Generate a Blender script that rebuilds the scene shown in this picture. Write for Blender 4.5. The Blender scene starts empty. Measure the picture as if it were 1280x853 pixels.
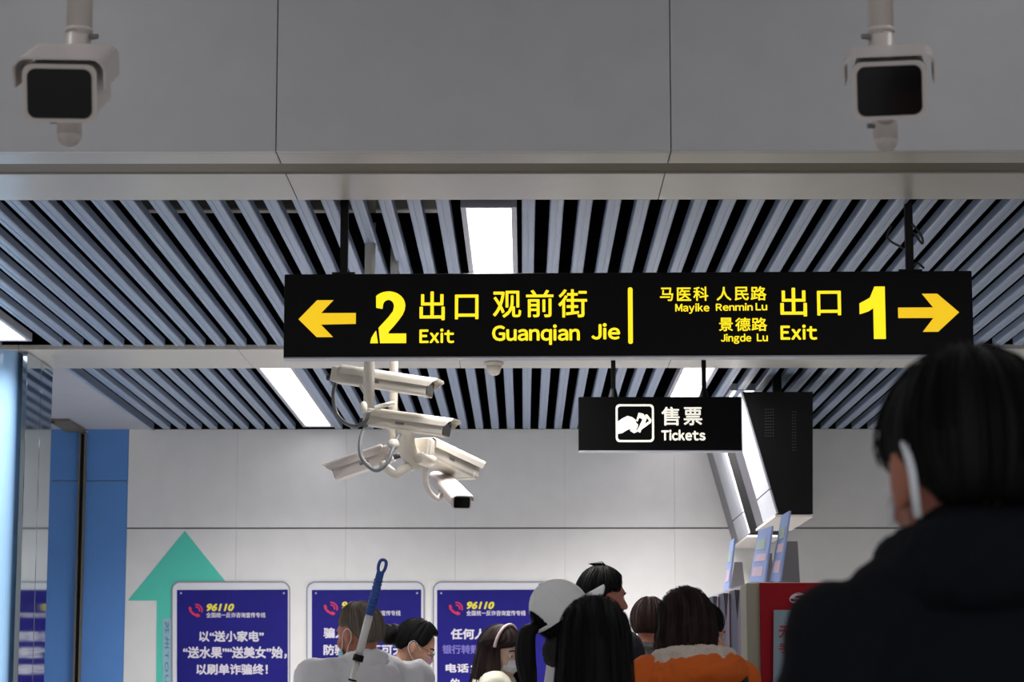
import bpy, bmesh, math, random
from mathutils import Vector, Matrix, Euler, noise
random.seed(7)
C = bpy.context.scene.collection
SC = bpy.context.scene
PI = math.pi
R = math.radians

# ------------------------------------------------------------------ camera
CH = 1.28            # camera height
F = 3000.0           # focal length in pixels of a 1280 px wide frame
cam_d = bpy.data.cameras.new('camera')
cam = bpy.data.objects.new('camera', cam_d); C.objects.link(cam)
cam_d.sensor_width = 36.0; cam_d.lens = 36.0 * F / 1280.0
cam_d.clip_start = 0.05; cam_d.clip_end = 200
cam.location = (0, 0, CH)
CAM_ROT = Euler((R(90 + 8.54), R(0.0), R(0.286)), 'XYZ')
cam.rotation_euler = CAM_ROT
cam_d.dof.use_dof = True; cam_d.dof.focus_distance = 10.6
cam_d.dof.aperture_fstop = (cam_d.lens / 1000.0) / 0.0095
SC.camera = cam

# ------------------------------------------------------------------ world, exposure
w = bpy.data.worlds.new('World'); SC.world = w; w.use_nodes = True
w.node_tree.nodes['Background'].inputs[0].default_value = (0.70, 0.70, 0.72, 1)
w.node_tree.nodes['Background'].inputs[1].default_value = 0.85
SC.view_settings.view_transform = 'Standard'; SC.view_settings.look = 'None'
SC.view_settings.exposure = 0.0; SC.view_settings.gamma = 1.0
SC.view_settings.use_curve_mapping = False
SC.cycles.use_denoising = True
SC.cycles.max_bounces = 6; SC.cycles.diffuse_bounces = 3
LAMP_W = 100.0        # watts of one ceiling strip luminaire
FILL_W = 19.0        # watts of each added fill strip over the near hall
DIFF_E = 3.0         # brightness of the luminaire diffusers

# ------------------------------------------------------------------ basic helpers
RM = CAM_ROT.to_matrix()
def P(px, py, Y):
    """point on the upright plane y = Y that stands at that place in the photograph"""
    d = RM @ Vector(((px - 640) / F, -(py - 426.5) / F, -1))
    return Vector((0, 0, CH)) + d * (Y / d.y)

def lin(c):
    return tuple(((x / 255) / 12.92 if x / 255 <= 0.04045 else ((x / 255 + 0.055) / 1.055) ** 2.4) for x in c)

def mat(name, rgb, rough=0.5, metal=0.0, var=0.06, vscale=6.0, bump=0.0, bscale=60.0, emit=0.0, emit_rgb=None,
        spec=0.5, coat=0.0, stretch=None, sheen=0.0):
    m = bpy.data.materials.new(name); m.use_nodes = True
    nt = m.node_tree; b = nt.nodes['Principled BSDF']
    c = lin(rgb)
    b.inputs['Roughness'].default_value = rough
    b.inputs['Metallic'].default_value = metal
    b.inputs['Specular IOR Level'].default_value = spec
    b.inputs['Coat Weight'].default_value = coat
    b.inputs['Sheen Weight'].default_value = sheen
    tc = nt.nodes.new('ShaderNodeTexCoord'); mp = nt.nodes.new('ShaderNodeMapping')
    nt.links.new(tc.outputs['Object'], mp.inputs[0])
    if stretch: mp.inputs['Scale'].default_value = stretch
    nz = nt.nodes.new('ShaderNodeTexNoise'); nz.inputs['Scale'].default_value = vscale
    nz.inputs['Detail'].default_value = 4
    nt.links.new(mp.outputs[0], nz.inputs['Vector'])
    mx = nt.nodes.new('ShaderNodeMix'); mx.data_type = 'RGBA'
    mx.inputs['A'].default_value = (*[x * (1 - var) for x in c], 1)
    mx.inputs['B'].default_value = (*[min(1, x * (1 + var)) for x in c], 1)
    nt.links.new(nz.outputs['Fac'], mx.inputs['Factor'])
    nt.links.new(mx.outputs['Result'], b.inputs['Base Color'])
    if bump:
        n2 = nt.nodes.new('ShaderNodeTexNoise'); n2.inputs['Scale'].default_value = bscale
        nt.links.new(mp.outputs[0], n2.inputs['Vector'])
        bp = nt.nodes.new('ShaderNodeBump'); bp.inputs['Strength'].default_value = bump
        bp.inputs['Distance'].default_value = 0.01
        nt.links.new(n2.outputs['Fac'], bp.inputs['Height']); nt.links.new(bp.outputs[0], b.inputs['Normal'])
    if emit:
        b.inputs['Emission Color'].default_value = (*lin(emit_rgb or rgb), 1)
        b.inputs['Emission Strength'].default_value = emit
    return m

M = {}
M['wall_white'] = mat('wall_white_panel', (234, 232, 230), 0.38, bump=0.03, bscale=14)
M['joint'] = mat('panel_joint', (92, 88, 86), 0.8)
M['blue_wall'] = mat('blue_wall_panel', (90, 142, 210), 0.5)
M['blue_col'] = mat('sky_blue_enamel', (168, 212, 255), 0.16, var=0.02, coat=0.6)
M['mirror'] = mat('polished_steel_cladding', (176, 190, 198), 0.06, metal=1.0, var=0.02)
M['beam'] = mat('beam_panel_grey', (204, 204, 206), 0.34, bump=0.05, bscale=30)
M['soffit'] = mat('soffit_panel_grey', (198, 194, 188), 0.3, bump=0.04, bscale=20)
M['recess'] = mat('recess_brown_grey', (112, 104, 92), 0.6)
M['slat'] = mat('baffle_blue_grey', (147, 162, 188), 0.35, var=0.03)
M['void'] = mat('plenum_black', (5, 5, 6), 1.0, spec=0.0)
M['duct'] = mat('duct_galvanised', (150, 148, 142), 0.5, metal=0.3, var=0.2)
M['ceil'] = mat('ceiling_plain', (178, 180, 188), 0.6)
M['floor'] = mat('granite_floor', (190, 190, 188), 0.3, var=0.12, vscale=60)
M['frame_grey'] = mat('luminaire_frame', (176, 178, 190), 0.4)
M['diffuser'] = mat('luminaire_diffuser', (250, 250, 252), 0.5, emit=DIFF_E, emit_rgb=(252, 250, 255))
M['black'] = mat('black_powder_coat', (11, 11, 12), 0.5, var=0.1, spec=0.25)
M['black_gloss'] = mat('black_sign_face', (9, 9, 10), 0.4, var=0.03, spec=0.12)
M['yellow'] = mat('sign_yellow', (255, 226, 20), 0.5, emit=0.95, emit_rgb=(255, 230, 28), var=0.02)
M['arrow_y'] = mat('sign_yellow_gold', (246, 198, 30), 0.5, emit=0.85, emit_rgb=(240, 196, 22), var=0.05)
M['sign_white'] = mat('sign_white', (240, 238, 226), 0.5, emit=0.85, emit_rgb=(236, 232, 216), var=0.02)
M['cctv'] = mat('camera_housing_cream', (222, 215, 203), 0.35, var=0.03)
M['cctv2'] = mat('camera_housing_white', (226, 216, 210), 0.32, var=0.03)
M['glass_black'] = mat('camera_window_black', (10, 10, 11), 0.1, var=0.02)
M['rubber'] = mat('dark_rubber', (52, 52, 54), 0.6)
M['conduit'] = mat('grey_conduit', (112, 116, 118), 0.5)
M['pole'] = mat('pole_cream_paint', (224, 218, 206), 0.25, var=0.03)
M['label_grey'] = mat('printed_grey', (130, 128, 124), 0.5)
M['teal'] = mat('teal_vinyl', (84, 206, 184), 0.5, var=0.03)
M['pale_vinyl'] = mat('pale_blue_vinyl', (150, 190, 206), 0.5)
M['vinyl_text'] = mat('dusty_blue_print', (86, 128, 150), 0.5)
M['board'] = mat('acrylic_board', (226, 226, 232), 0.2, var=0.02)
M['board_edge'] = mat('acrylic_edge', (150, 150, 160), 0.3)
M['poster'] = mat('poster_blue', (28, 24, 122), 0.5, var=0.3, vscale=3.0, spec=0.25)
M['poster_txt'] = mat('poster_white_print', (222, 216, 226), 0.5)
M['poster_dim'] = mat('poster_glare_print', (120, 110, 190), 0.5)  # glare washing out this lettering, painted in as a dimmer lavender
M['poster_yel'] = mat('poster_yellow_print', (236, 222, 60), 0.5)
M['poster_red'] = mat('poster_red_print', (214, 44, 84), 0.5)
M['red'] = mat('stand_red', (164, 20, 36), 0.6, spec=0.2)
M['beige'] = mat('machine_beige', (168, 164, 146), 0.5)
M['screen_blue'] = mat('notice_grey_blue', (142, 164, 178), 0.4)
M['red_txt'] = mat('red_print', (176, 40, 60), 0.5)
M['fin'] = mat('machine_dark_slate', (70, 68, 78), 0.3)
M['fin_strip'] = mat('machine_mauve_strip', (128, 108, 118), 0.4)
M['tab_blue'] = mat('card_light_blue', (168, 190, 246), 0.4)
M['tab_pink'] = mat('card_pink', (232, 208, 226), 0.5)
M['tab_yel'] = mat('card_pale_green', (186, 206, 196), 0.5)
M['tab_grey'] = mat('bracket_mauve_grey', (146, 140, 142), 0.5)
M['skin'] = mat('skin', (222, 166, 138), 0.55, var=0.08, vscale=25)
M['skin_pale'] = mat('skin_pale', (236, 196, 174), 0.55, var=0.06, vscale=25)
M['skin_ruddy'] = mat('skin_ruddy', (190, 122, 98), 0.55, var=0.1, vscale=25)
M['eye_white'] = mat('eye_white', (232, 230, 226), 0.2)
M['iris'] = mat('dark_iris', (28, 18, 14), 0.2)
M['lip'] = mat('lips', (176, 100, 92), 0.5)
def hairm(n, rgb, rough=0.62, var=0.35):
    return mat(n, rgb, rough, var=var, vscale=70, stretch=(1, 1, 0.06), spec=0.18)
M['hair_black'] = hairm('hair_black', (16, 14, 14))
M['hair_brown'] = hairm('hair_dark_brown', (46, 32, 30))
M['hair_grey'] = hairm('hair_grey', (124, 113, 104), 0.7, 0.5)
M['coat_grey'] = mat('jacket_light_grey', (236, 236, 240), 0.8, bump=0.2, bscale=40)
M['coat_black'] = mat('jacket_black', (15, 17, 24), 0.9, bump=0.3, bscale=60, spec=0.2)
M['coat_orange'] = mat('jacket_orange', (214, 98, 24), 0.85, bump=0.3, bscale=50)
M['coat_cream'] = mat('jacket_cream', (240, 238, 216), 0.85, bump=0.3, bscale=40)
M['coat_dark'] = mat('coat_charcoal', (42, 42, 46), 0.9, bump=0.3)
M['coat_brown'] = mat('coat_brown', (84, 62, 54), 0.9, bump=0.3)
M['coat_white'] = mat('jacket_off_white', (232, 232, 234), 0.8, bump=0.3)
M['fleece'] = mat('fleece_cream', (222, 208, 194), 0.95, bump=0.9, bscale=160)
M['fur'] = mat('fur_charcoal', (44, 42, 40), 0.95, bump=0.9, bscale=160)
M['trousers'] = mat('trousers_dark', (36, 38, 46), 0.9)
M['jeans'] = mat('jeans_blue', (58, 72, 98), 0.9)
M['shoe'] = mat('shoe_dark', (30, 28, 28), 0.6)
M['mask_white'] = mat('mask_white', (240, 242, 248), 0.8)
M['mask_blue'] = mat('mask_blue', (150, 204, 226), 0.8)
M['mask_pink'] = mat('mask_pink', (216, 170, 186), 0.8)
M['cap'] = mat('cap_cotton_white', (246, 248, 248), 0.85, bump=0.2, bscale=90)
M['mop_blue'] = mat('mop_grip_blue', (50, 92, 176), 0.45)
M['mop_pole'] = mat('mop_pole_white', (232, 232, 228), 0.4)
M['mop_head'] = mat('mop_cotton', (190, 190, 184), 0.95)
M['headband'] = mat('headband_pale', (222, 198, 196), 0.6)

def setp(o, label=None, cat=None, group=None, kind=None):
    if label: o['label'] = label
    if cat: o['category'] = cat
    if group: o['group'] = group
    if kind: o['kind'] = kind
    return o

def link(name, me, m=None, parent=None, smooth=False):
    o = bpy.data.objects.new(name, me); C.objects.link(o)
    if m: me.materials.clear(); me.materials.append(m)
    if smooth: me.polygons.foreach_set('use_smooth', [True] * len(me.polygons))
    if parent: o.parent = parent
    return o

def obj(name, bm, m, parent=None, smooth=False):
    me = bpy.data.meshes.new(name); bm.normal_update(); bm.to_mesh(me); bm.free()
    return link(name, me, m, parent, smooth)

def thing(name, label, cat, loc=(0, 0, 0), rot=(0, 0, 0), group=None):
    o = bpy.data.objects.new(name, None); C.objects.link(o); o.empty_display_size = 0.1
    o.location = loc; o.rotation_euler = rot
    return setp(o, label, cat, group)

def box(bm, c, s, rot=None, bev=0.0):
    r = bmesh.ops.create_cube(bm, size=1)
    vs = r['verts']
    for v in vs:
        v.co = Vector((v.co.x * s[0], v.co.y * s[1], v.co.z * s[2]))
    if bev:
        es = list({e for v in vs for e in v.link_edges})
        rb = bmesh.ops.bevel(bm, geom=es, offset=bev, segments=2, affect='EDGES', profile=0.5)
        vs = list({v for f in rb['faces'] for v in f.verts} | {v for v in vs if v.is_valid})
    for v in vs:
        if rot is not None: v.co = rot @ v.co
        v.co += Vector(c)
    return vs

def boxo(name, c, s, m, parent=None, bev=0.0):
    bm = bmesh.new(); box(bm, c, s, None, bev)
    return obj(name, bm, m, parent)

def cyl(bm, a, b, ra, rb=None, n=20, caps=True):
    a = Vector(a); b = Vector(b); rb = ra if rb is None else rb
    d = b - a; q = d.to_track_quat('Z', 'Y').to_matrix().to_4x4()
    bmesh.ops.create_cone(bm, cap_ends=caps, segments=n, radius1=ra, radius2=rb, depth=d.length,
                          matrix=Matrix.Translation((a + b) / 2) @ q)

def ball(bm, c, r, sub=3, m3=None):
    r3 = r if isinstance(r, (tuple, list)) else (r, r, r)
    mt = Matrix.Translation(c) @ ((m3.to_4x4() if m3 else Matrix.Identity(4)) @ Matrix.Diagonal((*r3, 1)))
    bmesh.ops.create_icosphere(bm, subdivisions=sub, radius=1, matrix=mt)

def tube(bm, pts, r, n=10, samp=6, closed=False):
    pts = [Vector(p) for p in pts]; out = []
    L = len(pts)
    rng = range(L) if closed else range(L - 1)
    for i in rng:
        if closed: p0, p1, p2, p3 = pts[i - 1], pts[i], pts[(i + 1) % L], pts[(i + 2) % L]
        else: p0, p1, p2, p3 = pts[max(i - 1, 0)], pts[i], pts[i + 1], pts[min(i + 2, L - 1)]
        for k in range(samp):
            t = k / samp
            out.append(0.5 * ((2 * p1) + (p2 - p0) * t + (2 * p0 - 5 * p1 + 4 * p2 - p3) * t * t + (3 * p1 - p0 - 3 * p2 + p3) * t ** 3))
    if not closed: out.append(pts[-1])
    rings = []; N = len(out); up = None
    for i, p in enumerate(out):
        if closed: t = out[(i + 1) % N] - out[i - 1]
        else: t = out[min(i + 1, N - 1)] - out[max(i - 1, 0)]
        t.normalize()
        if up is None:
            up = t.orthogonal().normalized()
        else:
            up = (up - t * up.dot(t)).normalized()
        s = t.cross(up)
        rr = r(i / max(1, N - 1)) if callable(r) else r
        rings.append([bm.verts.new(p + (up * math.cos(2 * PI * k / n) + s * math.sin(2 * PI * k / n)) * rr) for k in range(n)])
    for i in range(N if closed else N - 1):
        a, b = rings[i], rings[(i + 1) % N]
        for k in range(n):
            bm.faces.new((a[k], a[(k + 1) % n], b[(k + 1) % n], b[k]))
    if not closed:
        bm.faces.new(rings[0][::-1]); bm.faces.new(rings[-1])

def prism(bm, poly, fn0, fn1):
    """poly: 2D list; fn0 / fn1 map (u, v) to the two end points"""
    a = [bm.verts.new(fn0(*p)) for p in poly]; b = [bm.verts.new(fn1(*p)) for p in poly]
    bm.faces.new(a); bm.faces.new(b[::-1]); n = len(poly)
    for i in range(n): bm.faces.new((a[i], b[i], b[(i + 1) % n], a[(i + 1) % n]))
    bmesh.ops.recalc_face_normals(bm, faces=bm.faces)

BENCH = bpy.data.scenes.new('bench')          # an empty side scene, only to evaluate modifiers quickly; removed at the end
def evaluated(o):
    BENCH.collection.objects.link(o)
    BENCH.view_layers[0].update(); dg = BENCH.view_layers[0].depsgraph
    me = bpy.data.meshes.new_from_object(o.evaluated_get(dg))
    bpy.data.objects.remove(o)
    return me

def curve_mesh(cu):
    o = bpy.data.objects.new('tmp', cu)
    me = evaluated(o); bpy.data.curves.remove(cu)
    return me

def flat(name, polys, m, parent, Tf, thick=0.003):
    """flat graphic with thickness; polys are closed 2D outlines (inner ones cut holes); Tf(u, v, d) gives a point"""
    cu = bpy.data.curves.new('c', 'CURVE'); cu.dimensions = '2D'; cu.fill_mode = 'BOTH'; cu.extrude = 0.5
    for p in polys:
        s = cu.splines.new('POLY'); s.points.add(len(p) - 1); s.use_cyclic_u = True
        for i, (u, v) in enumerate(p): s.points[i].co = (u, v, 0, 1)
    me = curve_mesh(cu)
    for v in me.vertices: v.co = Tf(v.co.x, v.co.y, v.co.z * thick)
    return link(name, me, m, parent)

def latin_mesh(body):
    out = bmesh.new(); x = 0.0
    for ch in body:
        cu = bpy.data.curves.new('t', 'FONT'); cu.body = chr(ord(ch) + 0xFEE0); cu.size = 1; cu.resolution_u = 3
        me = curve_mesh(cu); a = min(v.co.x for v in me.vertices); b = max(v.co.x for v in me.vertices)
        me.transform(Matrix.Translation((x - a, 0, 0))); out.from_mesh(me); bpy.data.meshes.remove(me)
        x += (b - a) + 0.115
    me = bpy.data.meshes.new('latin'); out.to_mesh(me); out.free(); return me

def text(name, body, bx, m, parent, Tf, bold=0.02, thick=0.002, rot=0, spacing=1.0, shear=0.0):
    """lettering fitted to the rectangle bx = (u0, v0, u1, v1), v downwards"""
    if body.isascii() and not shear:
        me0 = latin_mesh(body)
    else:
        cu = bpy.data.curves.new('t', 'FONT'); cu.body = body; cu.size = 1
        cu.space_character = spacing; cu.shear = shear; cu.resolution_u = 3
        me0 = curve_mesh(cu)
    bmt = bmesh.new()
    for q in range(8 if bold else 1):                      # heavier strokes: the outline swept round a small circle
        a_ = q * PI / 4; me1 = me0.copy()
        me1.transform(Matrix.Translation((bold * math.cos(a_), bold * math.sin(a_), 0.35 + 0.02 * q))); bmt.from_mesh(me1)
        bpy.data.meshes.remove(me1)
    me = bpy.data.meshes.new(name); bmt.to_mesh(me); bmt.free(); bpy.data.meshes.remove(me0)
    if rot:
        for v in me.vertices:
            v.co = Vector((v.co.y, -v.co.x, v.co.z)) if rot > 0 else Vector((-v.co.y, v.co.x, v.co.z))
    xs = [v.co.x for v in me.vertices]; ys = [v.co.y for v in me.vertices]
    x0, x1, y0, y1 = min(xs), max(xs), min(ys), max(ys)
    u0, v0, u1, v1 = bx
    for v in me.vertices:
        a = (v.co.x - x0) / (x1 - x0); b = (v.co.y - y0) / (y1 - y0)
        v.co = Tf(u0 + a * (u1 - u0), v1 + b * (v0 - v1), v.co.z * thick)
    return link(name, me, m, parent)

def rrect(u0, v0, u1, v1, r, n=6):
    out = []
    for cx, cy, a0 in ((u1 - r, v1 - r, 0), (u0 + r, v1 - r, 90), (u0 + r, v0 + r, 180), (u1 - r, v0 + r, 270)):
        for k in range(n + 1):
            a = R(a0 + 90 * k / n); out.append((cx + r * math.cos(a), cy + r * math.sin(a)))
    return out

def onY(Y):
    """graphics pinned on the plane y = Y facing the camera (d towards the viewer)"""
    def f(u, v, d):
        p = P(u, v, Y); p.y -= d; return p
    return f

# ------------------------------------------------------------------ key distances
CZ = CH + 2.16                     # height of the slatted ceiling
YB0, YG0, YG1, YB1 = 9.31, 9.53, 9.725, 10.24     # near beam: face, recessed gap, far edge
YM0, YM1 = 14.60, 15.49            # middle soffit
YW = 19.15                         # far wall
XL, XR = -6.0, 6.0
XE = -2.97                         # left end of the second slat field

# ------------------------------------------------------------------ setting: floor, walls, ceiling
fl = thing('floor', 'light grey granite floor of the station hall', None); del fl['label']
setp(fl, kind='structure')
bm = bmesh.new(); box(bm, (0, 8.9, -0.06), (12.4, 22.4, 0.1)); obj('bedding', bm, M['joint'], fl)
tile = None
for i in range(10):
    for j in range(18):
        x = -5.4 + i * 1.2; y = -1.65 + j * 1.2
        if tile is None:
            bm = bmesh.new(); box(bm, (0, 0, -0.006), (1.196, 1.196, 0.012)); tile = obj('floor_tile', bm, M['floor'], fl)
            tile.location = (x, y, 0)
        else:
            t = tile.copy(); C.objects.link(t); t.location = (x, y, 0)

wb = thing('wall_back', None, None); setp(wb, kind='structure')
boxo('backing', (0, YW + 0.07, CZ / 2 - 0.01), (12.0, 0.1, CZ - 0.02), M['soffit'], wb)
ppx = 156.7
x0 = P(160, 600, YW).x
zj = P(640, 660.5, YW).z
boxo('joint_strip', ((x0 + XR) / 2, YW + 0.016, zj), (XR - x0, 0.006, 0.03), M['joint'], wb)
k = 0
xe = x0
while xe < XR:
    x1 = min(xe + 137 / ppx, XR)
    for (za, zb) in ((0.0, 1.155), (1.161, zj - 0.006), (zj + 0.006, CZ)):
        boxo('panel', ((xe + x1) / 2, YW + 0.01, (za + zb) / 2), (x1 - xe - 0.0012, 0.02, zb - za), M['wall_white'], wb, 0.0006)
    xe = x1
zb_ = P(640, 601, YW).z
for (xa, xb) in ((P(107, 600, YW).x, x0 - 0.002), (P(20, 600, YW).x, P(100, 600, YW).x), (XL, P(19, 600, YW).x)):
    for (za, zb) in ((0.0, zb_ - 0.003), (zb_ + 0.003, CZ)):
        boxo('blue_panel', ((xa + xb) / 2, YW + 0.01, (za + zb) / 2), (xb - xa, 0.02, zb - za), M['blue_wall'], wb, 0.0015)

for nm, x in (('wall_left', XL - 0.06), ('wall_right', XR + 0.06)):
    wl = thing(nm, None, None); setp(wl, kind='structure')
    for j in range(7):
        boxo('panel', (x, -1.0 + 3.0 * j, 2.6), (0.1, 2.99, 5.2), M['wall_white'], wl)

# near beam: panelled face and soffit with a recessed gap
bt = thing('trim_1', None, None); setp(bt, kind='structure')
xs = [P(346 + 492 * k, 100, YB0).x for k in range(-3, 5)]
xs[0] = XL; xs[-1] = XR
for a, b in zip(xs[:-1], xs[1:]):
    L = b - a - 0.003; xm = (a + b) / 2
    boxo('face_panel', (xm, YB0 + 0.015, CZ + 0.85), (L, 0.03, 1.7), M['beam'], bt, 0.004)
    boxo('soffit_panel', (xm, (YB0 + 0.03 + YG0) / 2, CZ + 0.012), (L, YG0 - YB0 - 0.032, 0.024), M['soffit'], bt, 0.003)
    boxo('soffit_panel', (xm, (YG1 + YB1) / 2, CZ + 0.012), (L, YB1 - YG1, 0.024), M['soffit'], bt, 0.002)
boxo('recess_strip', (0, (YG0 + YG1) / 2, CZ + 0.018), (12, YG1 - YG0 - 0.004, 0.02), M['recess'], bt)
boxo('beam_core', (0, (YB0 + YB1) / 2 + 0.05, CZ + 0.9), (12, 0.8, 1.55), M['void'], bt)

# middle soffit strip
ms = thing('trim_2', None, None); setp(ms, kind='structure')
xs = [XL] + [P(297 + 274 * k, 446, YM0).x for k in range(-1, 4)] + [XR]
for a, b in zip(xs[:-1], xs[1:]):
    L = b - a - 0.003; xm = (a + b) / 2
    boxo('soffit_panel', (xm, (YM0 + 15.07) / 2, CZ - 0.004), (L, 15.07 - YM0, 0.03), M['soffit'], ms, 0.002)
    boxo('soffit_panel', (xm, (15.078 + YM1) / 2, CZ - 0.001), (L, YM1 - 15.078, 0.024), M['soffit'], ms, 0.002)

# slatted ceiling
ce = thing('ceiling', None, None); setp(ce, kind='structure')
boxo('plenum_slab', (0, 14.8, CZ + 0.95), (12, 9.0, 0.1), M['void'], ce)
boxo('plenum_wall', (0, YW + 0.07, CZ + 0.5), (12, 0.1, 1.0), M['void'], ce)
boxo('near_ceiling', (0, 3.7, CZ + 1.8), (12, 11.4, 0.1), M['ceil'], ce)
boxo('plain_ceiling_panel', ((XL + XE) / 2, (YM1 + YW) / 2, CZ + 0.01), (XE - XL, YW - YM1, 0.02), M['ceil'], ce)
boxo('edge_trim', (XE - 0.012, (YM1 + YW) / 2, CZ + 0.02), (0.024, YW - YM1, 0.06), M['slat'], ce)
LIGHTS = [(-0.155, 10.38, 14.5), (-3.1, 10.38, 14.35),
          (-1.63, YM1 + 0.02, 18.95), (1.15, YM1 + 0.02, 18.95), (1.56, 16.7, 18.95)]
def slat_mesh(L):
    bm = bmesh.new(); w_, h = 0.0305, 0.045
    prof = [(-w_, h), (-w_, 0.008), (-w_ + 0.003, 0.002), (-w_ + 0.008, 0), (-0.005, 0), (-0.004, 0.003), (0.004, 0.003), (0.005, 0),
            (w_ - 0.008, 0), (w_ - 0.003, 0.002), (w_, 0.008), (w_, h)]
    prism(bm, prof, lambda u, v: Vector((u, 0, v)), lambda u, v: Vector((u, L, v)))
    me = bpy.data.meshes.new('slat'); bm.to_mesh(me); bm.free(); me.materials.append(M['slat']); return me
S1, S2 = slat_mesh(YM0 - YB1 - 0.01), slat_mesh(YW - YM1 - 0.02)
PIT = 0.1255
for k in range(-39, 40):
    x = 0.021 + k * PIT
    for sm, y0_, y1_ in ((S1, YB1 + 0.002, YM0), (S2, YM1 + 0.005, YW)):
        if y0_ > 15 and x < XE + 0.03: continue
        if any(abs(x - lx) < 0.135 and abs((y0_ + y1_) / 2 - (a + b) / 2) < 1.5 and not (lx == 1.56) for lx, a, b in LIGHTS): continue
        if y0_ > 15 and 1.43 < x < 1.70: pass
        o = link('slat', sm, None, ce); o.location = (x, y0_, CZ)
# slats' cross carriers and services seen in the gaps
for y in (11.0, 12.2, 13.4, 14.3, 16.2, 17.3, 18.4):
    boxo('carrier_rail', (0.5 if y > 15 else 0, y, CZ + 0.075), (6.8 if y > 15 else 9.8, 0.03, 0.04), M['void'], ce)
bm = bmesh.new(); box(bm, (-1.15, 11.55, CZ + 0.24), (1.55, 0.22, 0.08), None, 0.01)
obj('service_duct', bm, M['duct'], ce)

# ------------------------------------------------------------------ luminaires
for i, (lx, a, b) in enumerate(LIGHTS):
    lab = ['long white ceiling strip light above the yellow exit sign', 'ceiling strip light at the far left above the blue column',
           'bright ceiling strip light left of the hanging cameras, far slats',
           'bright ceiling strip light above the tickets sign, far slats', 'short ceiling strip light peeking out behind the black monitor'][i]
    t = thing('ceiling_light', lab, 'light', (lx, (a + b) / 2, CZ), group='ceiling strip lights')
    L = b - a; hw = 0.10 if i != 4 else 0.09
    for s in (-1, 1):
        boxo('side_rail', (s * (hw + 0.012), 0, 0.02), (0.024, L, 0.05), M['frame_grey'], t, 0.002)
    for s in (-1, 1):
        boxo('end_cap', (0, s * (L / 2 - 0.01), 0.02), (hw * 2, 0.02, 0.05), M['frame_grey'], t, 0.002)
    n = max(1, round(L / 0.8)); seg = (L - 0.04) / n
    for q in range(n):
        boxo('diffuser', (0, -L / 2 + 0.02 + (q + 0.5) * seg, 0.012), (hw * 2 - 0.002, seg - 0.008, 0.012), M['diffuser'], t, 0.002)
    ld = bpy.data.lights.new('strip_lamp', 'AREA'); ld.shape = 'RECTANGLE'; ld.size = hw * 2; ld.size_y = L - (1.2 if b > 18 else 0)
    ld.energy = LAMP_W * L / 4; ld.spread = R(140); ld.color = (1.0, 0.97, 0.95)
    lo = bpy.data.objects.new('lamp', ld); C.objects.link(lo); lo.parent = t; lo.location = (0, -0.6 if b > 18 else 0, -0.012)

for i, nx in enumerate((-2.4, 2.4)):  # fill lights added above the view to brighten the near hall
    t = thing('ceiling_light', ['added unseen fill light over the near hall, left of the viewer', 'added unseen fill light over the near hall, right of the viewer'][i], 'light', (nx, 5.6, CZ + 1.74), group='added fill lights of the near hall')
    boxo('fill_body', (0, 0, -0.01), (0.24, 4.0, 0.05), M['frame_grey'], t, 0.004)
    boxo('diffuser', (0, 0, -0.04), (0.2, 3.96, 0.012), M['diffuser'], t)
    ld = bpy.data.lights.new('strip_lamp', 'AREA'); ld.shape = 'RECTANGLE'; ld.size = 0.2; ld.size_y = 3.9
    ld.energy = FILL_W; ld.color = (1.0, 0.97, 0.95)
    lo = bpy.data.objects.new('lamp', ld); C.objects.link(lo); lo.parent = t; lo.location = (0, 0, -0.05)

# ------------------------------------------------------------------ left: column, steel cladding, shutter track
col = thing('column', 'sky blue glossy rounded column at the left edge', 'column', (-3.75, 15.0, 0))
poly = [(-0.62, -0.4), (-0.62, 0.45), (0.62, 0.45)] + [(0.56 - 0.0 + 0.11 * math.cos(R(a)) - 0.05, -0.29 + 0.11 * math.sin(R(a))) for a in range(0, -91, -10)]
bm = bmesh.new(); prism(bm, poly, lambda u, v: Vector((u, v, 0)), lambda u, v: Vector((u, v, CZ - 0.004)))
obj('shaft', bm, M['blue_col'], col)
bm = bmesh.new(); poly2 = [(u * 1.03, v * 1.04) for u, v in poly]
prism(bm, poly2, lambda u, v: Vector((u, v, 0)), lambda u, v: Vector((u, v, 0.12))); obj('plinth', bm, M['frame_grey'], col)
cl = thing('steel_cladding', 'polished reflective steel side panels beside the blue column', 'cladding', (-3.06, 14.95, 0))
for a, b in ((14.66, 15.085), (15.1, 15.46)):
    boxo('mirror_panel', (-0.02, (a + b) / 2 - 14.95, (CZ - 0.02) / 2), (0.03, b - a, CZ - 0.025), M['mirror'], cl, 0.003)
boxo('dark_joint', (-0.03, 15.0925 - 14.95, (CZ - 0.02) / 2), (0.02, 0.02, CZ - 0.03), M['joint'], cl)
xt = P(103.5, 600, YW).x
tr = thing('shutter_track', 'dark shutter guide rail on blue wall and ceiling, left of teal arrow', 'rail', (xt, YW, 0))
boxo('channel_cheek', (-0.021, -0.03, CZ / 2 - 0.02), (0.012, 0.06, CZ - 0.045), M['recess'], tr)
boxo('channel_cheek', (0.021, -0.03, CZ / 2 - 0.02), (0.012, 0.06, CZ - 0.045), M['recess'], tr)
boxo('guide_slot', (0, -0.015, CZ / 2 - 0.02), (0.03, 0.03, CZ - 0.045), M['black'], tr)
boxo('ceiling_rail', (-0.06, -0.38, CZ - 0.012), (0.16, 0.75, 0.022), M['recess'], tr)
boxo('ceiling_rail', (-0.9, -0.70, CZ - 0.012), (1.6, 0.12, 0.022), M['recess'], tr)

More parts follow.
